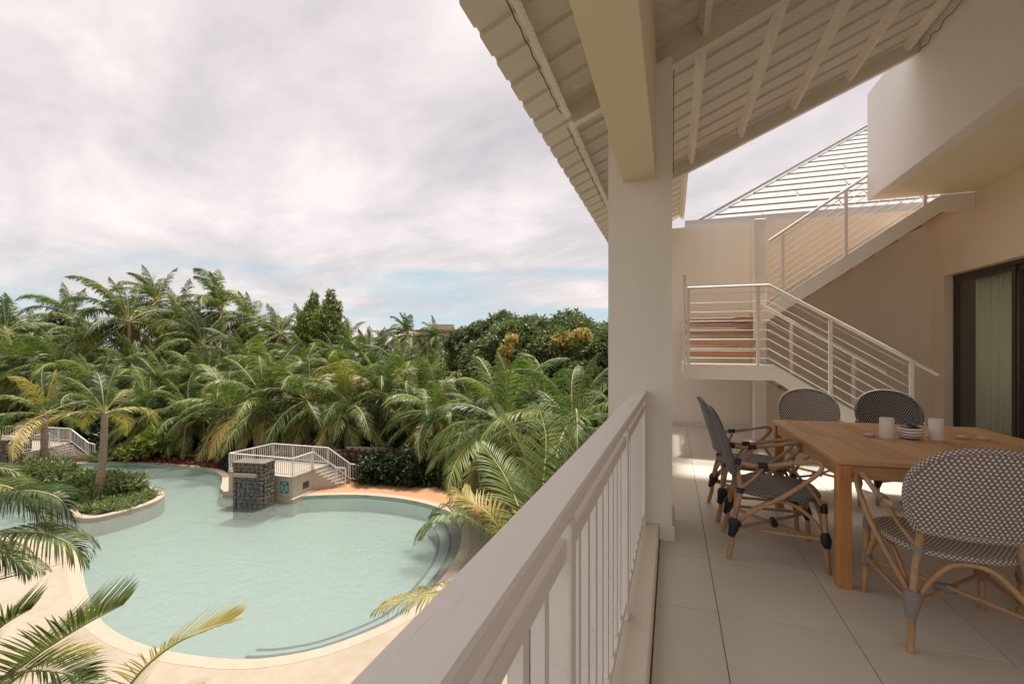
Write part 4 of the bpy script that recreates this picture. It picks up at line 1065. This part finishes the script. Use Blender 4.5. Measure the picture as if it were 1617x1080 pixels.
def rubble(t, o, ax, nrmv, W_, H_, m_, s0, seed, z0=0, dep=.10):
    """stones on a vertical face, joined (each only a few pixels)"""
    rd = random.Random(seed); bmm = bmesh.new(); z = z0
    ms = [stone_mesh(random.Random(seed*20+k), 1, 1, 1) for k in range(5)]
    while z < z0+H_-.05:
        rh = s0*rd.uniform(.7, 1.2); rh = min(rh, z0+H_-z); x = 0
        while x < W_-.04:
            wd = min(s0*rd.uniform(.7, 1.7), W_-x)
            k = rd.choice(ms); n0 = len(bmm.verts); bmm.from_mesh(k); bmm.verts.ensure_lookup_table()
            M = Matrix.Translation((o.x+ax.x*(x+wd/2), o.y+ax.y*(x+wd/2), o.z+z+rh/2)) @ Matrix(((ax.x, nrmv.x, 0, 0), (ax.y, nrmv.y, 0, 0), (0,0,1,0), (0,0,0,1))) @ Matrix.Rotation(rd.gauss(0,.22), 4, 'Y') @ Matrix.Diagonal((wd*rd.uniform(.95,1.15), dep*rd.uniform(.7,1.3), rh*rd.uniform(.95,1.2), 1))
            for v in bmm.verts[n0:]: v.co = M @ v.co
            x += wd*1.03
        z += rh*1.03
    bmesh.ops.recalc_face_normals(bmm, faces=bmm.faces)
    me = bpy.data.meshes.new('stones'); bmm.to_mesh(me); bmm.free()
    put('stones', me, m_, t, kind='stuff')
def platform(lbl, lbl_block, A, B, C, E, Dk, S0, S1, block, zf, zled, sign=True, front_name=''):
    t = thing('viewing_platform', lbl, 'platform', (A.x, A.y, -6.6), 'fountain platforms at the pool edge')
    poly = [A, B, C, E, Dk]
    ctr = sum(poly, Vector())/5
    led = [ctr+(p-ctr)*1.10 for p in poly]; led = [Vector((p.x,p.y,0)) for p in led]
    put('ledge', MB().poly([(p.x,p.y) for p in led], -7.5, zled), COPING, t)
    put('base', MB().poly([(p.x,p.y) for p in poly], zled+.001, zf), CREAMWALL, t)
    inn_ = [ctr+(p-ctr)*1.015 for p in poly]
    put('floor_edge', MB().poly([(p.x,p.y) for p in inn_], zf+.001, zf+.06), COPING, t)
    zz_ = zf+.061
    # steps from edge C-E down to S0-S1
    ns = 6
    for k in range(ns):
        a = C.lerp(S0, k/ns); b = E.lerp(S1, k/ns); a2 = C.lerp(S0, (k+1)/ns); b2 = E.lerp(S1, (k+1)/ns)
        z = zf - (zf+6.42)*(k+1)/(ns+1)
        put('step', MB().poly([(q.x,q.y) for q in (a,a2,b2,b)], -6.44, z), CREAMWALL, t)
        e_ = .012
        put('tread', MB().poly([(q.x,q.y) for q in (a.lerp(a2,.0), a2+(a2-a)*.06, b2+(b2-b)*.06, b)], z+.001, z+.03), COPING, t)
    F3 = lambda p, z: Vector((p.x, p.y, z))
    def ins(p, k=.985): q = ctr+(p-ctr)*k; return q
    zb = -6.40
    S0e = S0+(S0-C).normalized()*.45; S1e = S1+(S1-E).normalized()*.45
    picket_run(t, [F3(ins(A),zz_), F3(ins(B),zz_), F3(ins(C),zz_), F3(S0,zb+.12), F3(S0e,zb+.03)], .95)
    picket_run(t, [F3(ins(A),zz_), F3(ins(Dk),zz_), F3(ins(E),zz_), F3(S1,zb+.12), F3(S1e,zb+.03)], .95)
    # stone fountain block against the front face A-B
    b0, b1, dep, zt = block
    ax = (b1-b0); Wd = ax.length; ax.normalize(); nv = Vector((ax.y, -ax.x, 0))
    if nv.dot(Vector((0,0,0))-b0) < 0: nv = -nv
    fb = thing('stone_fountain', lbl_block, 'fountain', (b0.x, b0.y, -6.6), 'stone fountain blocks at the pool edge')
    ft = b0+nv*dep*0
    P4 = [b0, b1, b1-nv*dep, b0-nv*dep]
    put('core', MB().poly([(p.x,p.y) for p in P4], -7.5, zt-.05), MORTAR, fb)
    put('cap_stone', MB().poly([(p.x,p.y) for p in [b0+nv*.06-ax*.06, b1+nv*.06+ax*.06, b1-nv*dep+ax*.06, b0-nv*dep-ax*.06]], zt-.049, zt), STONE, fb)
    zspout = zt-.62
    o = Vector((b0.x,b0.y,0))
    rubble(fb, Vector((b0.x,b0.y,zspout+.14)), ax, nv, Wd, zt-.05-zspout-.14, STONE, .19, 3)
    rubble(fb, Vector((b0.x,b0.y,-6.62)), ax, nv, .20, zspout+6.76, STONE, .22, 4, dep=.14)
    rubble(fb, Vector((b0.x,b0.y,-6.62))+ax*(Wd-.22), ax, nv, .22, zspout+6.76, STONE, .22, 5, dep=.14)
    rubble(fb, Vector((b0.x,b0.y,-6.62))+ax*.205-nv*.0, ax, nv, Wd-.43, zspout+6.60, WETSTONE, .20, 6, dep=.06)
    rubble(fb, Vector((b1.x,b1.y,-6.62)), -nv, ax, dep, zt-.05+6.62, STONE, .21, 7)
    rubble(fb, Vector((b0.x,b0.y,-6.62)), -nv, -ax, dep, zt-.05+6.62, STONE, .21, 8)
    s0, s1 = b0+ax*.14, b1-ax*.30
    put('spout', MB().poly([(p.x,p.y) for p in (s0-nv*.01, s1-nv*.01, s1+nv*.22, s0+nv*.22)], zspout-.06, zspout+.10), COPING, fb)
    return t, ctr
zf = -5.36
A = W(361, 746, zf); A.z = 0
def G(u, v, z):
    p = W(u, v, z); p.z = 0; return p
ztop = zf+1.0
A, B, C, E, Dk = G(361,716,ztop), G(462,724.5,ztop), G(495,714,ztop), G(519,707,ztop), G(431,700.5,ztop)
S0, S1 = G(532,741.5,-5.45), G(553,735.5,-5.45)
b0, b1 = G(368,800,-6.6), G(417,803,-6.6)
t1, ctr1 = platform('cream fountain platform with white picket rails in the centre', 'stone-faced fountain block before the central platform', A, B, C, E, Dk, S0, S1, (b0, b1, .8, -4.36), zf, -6.38)
# sign and vent on the central platform
ax = (B-A).normalized(); nv = Vector((ax.y,-ax.x,0)); nv = nv if nv.dot(-A) > 0 else -nv
sg = thing('notice_board', 'green pool notice with rows of white lettering', 'sign', (B-ax*.55+nv*.02+Vector((0,0,-5.9))).to_tuple())
o = B-ax*.75+nv*.012+Vector((0,0,-6.15))
def plate(o, w_, h_, d, m_, name, par): return put(name, MB().beam(o+Vector((0,0,h_/2)), o+ax*w_+Vector((0,0,h_/2)), d, h_), m_, par)
plate(o, .50, .58, .02, SIGNGREEN, 'board', sg)
rd = random.Random(2); tx = MB()
def word(o, w_, h_): tx.beam(o+Vector((0,0,h_/2))+nv*.012, o+ax*w_+Vector((0,0,h_/2))+nv*.012, .004, h_)
for k in range(5): word(o+ax*(.15+k*.042)+Vector((0,0,.485)), .03, .045)
for r_ in range(6):
    for sd in (0, 1):
        x = .05+sd*.23
        while x < .19+sd*.24: wl_ = rd.uniform(.03,.07); word(o+ax*x+Vector((0,0,.39-r_*.055)), wl_, .02); x += wl_+.015
word(o+ax*.17+Vector((0,0,.04)), .14, .03)
put('lettering', tx, SIGNWHITE, sg)
ax2 = (C-B).normalized(); nv2 = Vector((ax2.y,-ax2.x,0)); nv2 = nv2 if nv2.dot(-B) > 0 else -nv2
vo = B+ax2*.75+nv2*.012+Vector((0,0,-5.95))
vt = thing('wall_vent', 'small dark square vent in the cream platform wall', 'vent', vo.to_tuple())
put('grille', MB().beam(vo, vo+ax2*.45, .02, .34), mat('vent_dark', (.06,.045,.025), .8), vt)
# left platform
zt2 = zf+1.0
A2, B2, C2, E2, D2 = G(-90,681,zt2), G(36,691,zt2), G(79,684,zt2), G(112,677,zt2), G(25,672,zt2)
S02, S12 = G(103,706,-5.45), G(140,702,-5.45)
platform('cream fountain platform with white rails at the left edge', 'stone fountain block cut by the left edge of the photo', A2, B2, C2, E2, D2, S02, S12, (G(-45,750,-6.6), G(12,752,-6.6), 1.3, -4.36), zf, -6.38)

# ------------------------------------------------------------------ far houses
def house(u, v, zc, wd, hh, rh, label, wallm_, roofm, yaw=0, flat_=False):
    c = D(u, v, zc); t = thing('house', label, 'house', (c.x, c.y, -6.45), 'houses beyond the palm grove', yaw)
    H = c.z+6.45
    put('walls', MB().box((-wd/2,-3,0),(wd/2,3,H)), wallm_, t, loc=(0,0,0))
    if flat_: put('roof', MB().box((-wd/2-.5,-3.5,H+.01),(wd/2+.5,3.5,H+.35)), roofm, t, loc=(0,0,0)); put('penthouse', MB().box((-wd*.05,-1.5,H+.36),(wd*.35,1.5,H+1.6)), wallm_, t, loc=(0,0,0))
    else:
        m = MB(); a, b = wd/2+.5, 3.5
        m.add([(-a,-b,H+.01),(a,-b,H+.01),(a,b,H+.01),(-a,b,H+.01),(-a+2,0,H+rh),(a-2,0,H+rh)], [(0,3,2,1),(0,1,5,4),(1,2,5),(2,3,4,5),(3,0,4)]); put('roof', m, roofm, t, loc=(0,0,0))
    n = max(2, int(wd/2.5))
    for k in range(n):
        x = -wd/2+(k+.5)*wd/n; f = put('window', MB().box((x-.5,-3.04,H-2.2),(x+.5,-3.001,H-.8)), BLUEGLASS, t, loc=(0,0,0)); f2 = put('frame', MB().box((x-.03,-3.07,H-2.2),(x+.03,-3.041,H-.8)), WHITEPAINT, f, loc=(0,0,0))
house(692, 524, 105, 10, 3, 2, 'distant pale house with brown roof edge above the palms', CREAMWALL, ROOFTERRA, yaw=YAW, flat_=True)
house(572, 556, 95, 5, 3, 1.8, 'distant white house glimpsed right of the column trees', PLASTER_WHITE, ROOFWHITE, yaw=YAW)
house(540, 556, 100, 5, 3, 2.4, 'distant white gabled house beside the column trees', PLASTER_WHITE, ROOFTERRA, yaw=YAW)
house(240, 596, 58, 5, 3, 1.2, 'house with blue windows glimpsed through the left palms', CREAMWALL, ROOFTERRA, yaw=YAW)
house(110, 480, 62, .1, 3, 2, 'x', CREAMWALL, ROOFTERRA) if False else None
sea = flat([Vector((-2400,420,0)), Vector((2400,420,0)), Vector((2400,2600,0)), Vector((-2400,2600,0))], ZG+.05, mat('sea_water', (.08,.16,.20), .25, .5), 'sea')
# ================================================================== TABLE AND CHAIRS
TX, TY, TZ = .868, 3.215, .75
tb = thing('dining_table', 'square teak table with slatted top and thick legs', 'table', (TX+.74, TY+.77, 0), rz=R(2.2))
TW, TD = 1.48, 1.55
hx, hy = TW/2, TD/2
n = 11; bw_ = .095
# frame boards round the edge
lp('edge_board', MB().bbox((-hx, -hy, TZ-.030), (hx, -hy+bw_, TZ), .003), TEAK_TOP, tb)
lp('edge_board', MB().bbox((-hx, hy-bw_, TZ-.030), (hx, hy, TZ), .003), TEAK_TOP, tb)
lp('edge_board', MB().bbox((-hx, -hy+bw_+.002, TZ-.030), (-hx+bw_, hy-bw_-.002, TZ), .003), TEAK_Y, tb)
lp('edge_board', MB().bbox((hx-bw_, -hy+bw_+.002, TZ-.030), (hx, hy-bw_-.002, TZ), .003), TEAK_Y, tb)
iw = TW-2*bw_-.004; sl = iw/n
for k in range(n):
    x = -hx+bw_+.002+k*sl
    lp('slat', MB().bbox((x+.001, -hy+bw_+.003, TZ-.026), (x+sl-.001, -.0015, TZ-.001), .0015), TEAK_Y, tb)
    lp('slat', MB().bbox((x+.001, .0015, TZ-.026), (x+sl-.001, hy-bw_-.003, TZ-.001), .0015), TEAK_Y, tb)
for sx in (-1, 1):
    for sy in (-1, 1):
        a = (sx*(hx-.012), sy*(hy-.012)); b = (sx*(hx-.082), sy*(hy-.082))
        lp('leg', MB().bbox((a[0], a[1], 0), (b[0], b[1], TZ-.0305), .004), TEAK_LEG, tb)
ap = hx-.030
for sy in (-1, 1): lp('apron', MB().bbox((-hx+.083, sy*(hy-.025), TZ-.115), (hx-.083, sy*(hy-.05), TZ-.0305), .002), TEAK_TOP, tb)
for sx in (-1, 1): lp('apron', MB().bbox((sx*(hx-.025), -hy+.083, TZ-.115), (sx*(hx-.05), hy-.083, TZ-.0305), .002), TEAK_Y, tb)
def candle(x, y, r, h, label):
    t = thing('pillar_candle', label, 'candle', (x, y, TZ), 'white candles on the table')
    lp('wax', MB().lathe([(r-.002,0),(r,.003),(r,h-.004),(r-.003,h),(r-.009,h-.003),(r-.014,h-.012),(.004,h-.014)], n=32), WAX, t)
    lp('wick', MB().tube([(0,0,h-.014),(.001,0,h-.004),(.003,.001,h+.002)], .0012, 5), BLACKGLAZE, t)
candle(1.44, 4.02, .043, .145, 'white candle left of the striped bowl on the table')
candle(1.744, 4.07, .042, .145, 'white candle right of the striped bowl on the table')
hb_ = thing('striped_bowl', 'round black and white striped bowl between two candles', 'bowl', (1.59, 4.06, TZ))
def prof_r(z): return .078*math.sqrt(max(0, 1-((z-.045)/.055)**2))
bands = [(.000,.008,0),(.008,.022,1),(.022,.027,0),(.027,.041,1),(.041,.046,0),(.046,.060,1),(.060,.065,0),(.065,.078,1),(.078,.095,0)]
for (a, b, k) in bands:
    pr = [(prof_r(a + (b-a)*q/3), a + (b-a)*q/3) for q in range(4)]
    lp('stripe', MB().lathe(pr, n=32), WHITEGLAZE if k else BLACKGLAZE, hb_)
lp('neck', MB().lathe([(.032,.095),(.030,.100),(.020,.100),(.018,.080)], n=28), BLACKGLAZE, hb_)
def disc(x, y, label):
    t = thing('tealight_dish', label, 'dish', (x, y, TZ), 'small round dishes on the table')
    lp('dish', MB().lathe([(.030,0),(.036,.004),(.036,.018),(.033,.021),(.031,.018),(.030,.012)], n=26), DISC, t)
    lp('candle', MB().lathe([(.024,.0125),(.024,.019),(.003,.019)], n=20), WAX, t)
disc(1.35, 4.07, 'small pale dish alone left of the candles')
disc(1.936, 4.17, 'small pale dish just right of the right candle')
disc(2.045, 4.16, 'small pale dish farthest right on the table')

# chair: local +Y is the way it faces
def chair_meshes():
    me = {}
    back = []
    # outline of the back panel (x, height), leaning and slightly curved
    def bp(x, z):
        tt = (z-.55)/.41
        return Vector((x, -.235 - .125*tt - .05*(1-(x/.29)**2), z))
    pts = [(-.205,.553),(-.235,.60),(-.253,.67),(-.262,.745),(-.252,.82),(-.213,.885),(-.145,.932),(-.06,.955)]
    out = pts + [(0,.958)] + [(-x, z) for x, z in pts[::-1]]
    loop = [bp(x, z) for x, z in out] ; loop = loop + [bp(.09,.545), bp(0,.542), bp(-.09,.545), loop[0]]
    me['rim'] = MB().tube(loop, .0155, 10, 5, cap=False, uvs=1.6).mesh('back_rim')
    # panel as grid clipped to outline
    def halfw(z):
        q = [(.542,.185)] + [(z2, -x2) for x2, z2 in pts] + [(.958, 0)]
        for (z0, w0), (z1, w1) in zip(q[:-1], q[1:]):
            if z0 <= z <= z1: return w0+(w1-w0)*(z-z0)/(z1-z0)
        return 0
    m = MB(); NZ, NX = 24, 16; vs = []; uv = []
    for i in range(NZ+1):
        z = .543+(.955-.543)*i/NZ; h = halfw(z)
        for j in range(NX+1):
            x = -h + 2*h*j/NX; vs.append(bp(x, z)); uv.append((x+1, z))
    fr = [v + Vector((0,.0,0)) for v in vs]; n0 = len(vs)
    bk = [v + Vector((0,-.007,0)) for v in vs]
    fs = []; us = []
    for i in range(NZ):
        for j in range(NX):
            a, b, c, d = i*(NX+1)+j, i*(NX+1)+j+1, (i+1)*(NX+1)+j+1, (i+1)*(NX+1)+j
            fs.append((d, c, b, a)); us.append([uv[d], uv[c], uv[b], uv[a]])
            fs.append((a+n0, b+n0, c+n0, d+n0)); us.append([uv[a], uv[b], uv[c], uv[d]])
    m.add(fr+bk, fs, us, smooth=True); me['panel'] = m.mesh('back_panel')
    # seat
    def sp(a, r):
        ca, sa = math.cos(a), math.sin(a); e = .62
        x = math.copysign(abs(ca)**e, ca)*.262*r; y = math.copysign(abs(sa)**e, sa)*.245*r
        if y < 0: x *= 1 - .16*(-y/.245)
        return x, y
    m = MB(); rings = [1.0, .97, .85, .6, .3, .0001]; n = 40; vs = []
    zt = [.0, .0, -.006, -.014, -.018, -.019]
    for r, dz in zip(rings, zt):
        for k in range(n):
            x, y = sp(2*math.pi*k/n, r); vs.append((x, y, .452+dz))
    lowr = len(vs)
    for k in range(n):
        x, y = sp(2*math.pi*k/n, .97); vs.append((x, y, .424))
    fs = []; us = []
    for i in range(len(rings)-1):
        for k in range(n):
            f = (i*n+k, i*n+(k+1)%n, (i+1)*n+(k+1)%n, (i+1)*n+k); fs.append(f); us.append([(vs[q][0]+1, vs[q][1]+1) for q in f])
    fs.append(tuple(range(lowr, lowr+n))[::-1]); us.append([(vs[q][0]+1, vs[q][1]+1) for q in fs[-1]])
    m.add(vs, fs, us, smooth=True); me['seat'] = m.mesh('seat_panel')
    loop = [Vector((*sp(2*math.pi*k/24, 1.0), .438)) for k in range(25)]
    me['seatrim'] = MB().tube(loop, .0155, 10, 2, cap=False, uvs=1.6).mesh('seat_rim')
    rl = []
    for s in (-1, 1):
        rl.append(MB().tube([(s*.245,-.30,0),(s*.232,-.275,.12),(s*.222,-.262,.25),(s*.205,-.24,.36),(s*.188,-.222,.45),(s*.18,-.238,.56)], [.0165]*6, 10, 4).mesh('rear_leg'))
    me['rear'] = rl
    me['front'] = [MB().tube([(s*.262,.262,0),(s*.256,.250,.20),(s*.250,.236,.44)], [.0165]*3, 10, 3).mesh('front_leg') for s in (-1, 1)]
    arm = []
    for s in (-1, 1):
        P = [(s*.225,-.265,.235),(s*.262,-.13,.35),(s*.292,.02,.46),(s*.308,.15,.575),(s*.310,.205,.635),(s*.304,.218,.675),(s*.296,.185,.690),(s*.292,.08,.672),(s*.292,-.06,.645),(s*.282,-.17,.635),(s*.262,-.262,.655)]
        arm.append(MB().tube(P, .0135, 10, 4).mesh('armrest'))
    me['arm'] = arm
    st = []
    for s in (-1, 1):
        st.append(MB().tube([(s*.285,-.10,.640),(s*.262,-.11,.60),(s*.235,-.16,.53),(s*.19,-.215,.46)], .0105, 8, 3).mesh('arm_brace'))
        st.append(MB().tube([(s*.250,.24,.40),(s*.282,.17,.50),(s*.305,.12,.565)], .0105, 8, 3).mesh('arm_brace'))
    me['brace'] = st
    ar = []
    ar.append(MB().tube([(-.215,-.262,.215),(-.15,-.25,.32),(-.06,-.235,.40),(.06,-.235,.40),(.15,-.25,.32),(.215,-.262,.215)], .0125, 8, 4).mesh('rear_arch'))
    ar.append(MB().tube([(-.25,.245,.22),(-.19,.235,.33),(-.08,.22,.405),(.08,.22,.405),(.19,.235,.33),(.25,.245,.22)], .0125, 8, 4).mesh('front_arch'))
    for s in (-1, 1): ar.append(MB().tube([(s*.225,-.25,.215),(s*.23,-.16,.33),(s*.235,-.05,.40),(s*.238,.06,.40),(s*.243,.17,.33),(s*.252,.235,.22)], .0125, 8, 4).mesh('side_arch'))
    me['arch'] = ar
    me['stretch'] = [MB().tube([(-.226,-.262,.20),(0,0,.185),(.250,.235,.20)], .011, 8, 3).mesh('cross_stretcher'),
                     MB().tube([(.226,-.262,.20),(0,0,.205),(-.250,.235,.20)], .011, 8, 3).mesh('cross_stretcher'),
                     MB().tube([(-.226,-.262,.205),(-.254,.24,.205)], .011, 8, 3).mesh('side_stretcher'),
                     MB().tube([(.226,-.262,.205),(.254,.24,.205)], .011, 8, 3).mesh('side_stretcher')]
    bd = []
    for s in (-1, 1):
        bd.append(MB().tube([(s*.238,-.287,.145),(s*.229,-.27,.19),(s*.222,-.259,.235),(s*.219,-.255,.265)], [.0185,.030,.040,.030], 10, 2).mesh('rear_binding'))
        bd.append(MB().tube([(s*.259,.256,.155),(s*.255,.249,.20),(s*.252,.243,.25)], [.0185,.033,.022], 10, 2).mesh('front_binding'))
        bd.append(MB().tube([(s*.252,.240,.37),(s*.251,.237,.43)], [.022,.022], 10).mesh('seat_binding'))
        bd.append(MB().tube([(s*.192,-.226,.425),(s*.187,-.222,.46)], [.022,.021], 10).mesh('seat_binding'))
        bd.append(MB().tube([(s*.29,-.075,.644),(s*.287,-.13,.640)], [.020,.020], 10).mesh('arm_binding'))
        bd.append(MB().tube([(s*.270,-.225,.646),(s*.262,-.262,.655)], [.021,.024], 10).mesh('arm_binding'))
    bd.append(MB().tube([(-.04,0,.193),(.04,0,.193)], [.024,.024], 10).mesh('centre_binding'))
    me['bind'] = bd
    return me
CH = chair_meshes()
def chair(kind, label, x, y, rz, group='rattan armchairs round the table'):
    wv, bn = (WEAVE_TAUPE, BIND_TAUPE) if kind == 'taupe' else (WEAVE_BLACK, BIND_BLACK)
    t = thing('rattan_armchair', label, 'chair', (x, y, 0), group, rz)
    def part(me, m):
        if not me.materials: me.materials.append(m)
        o = bpy.data.objects.new(me.name.split('.')[0], me); col.objects.link(o); o.parent = t
        o.material_slots[0].link = 'OBJECT'; o.material_slots[0].material = m
        return o
    a = part(CH['panel'], wv); part(CH['rim'], wv); part(CH['seat'], wv); part(CH['seatrim'], wv)
    for k in ('rear', 'front', 'arm', 'brace', 'arch', 'stretch'):
        for me in CH[k]: part(me, RATTAN)
    for me in CH['bind']: part(me, bn)
    return t
chair('taupe', 'taupe woven armchair in front of the table, back to the camera', 1.29, 2.93, R(-2))
chair('black', 'black woven armchair nearest the railing beside the near table leg', .66, 3.65, R(-92))
chair('black', 'black woven armchair at the left table side, partly behind another', .625, 4.36, R(-86))
chair('taupe', 'taupe woven armchair on the far side of the table, under the stairs', 1.30, 5.17, R(180))
chair('black', 'black woven armchair on the far side of the table, near the door', 1.985, 5.23, R(178))
chair('taupe', 'taupe woven armchair cut off by the right edge of the photo', 2.02, 2.98, R(5))
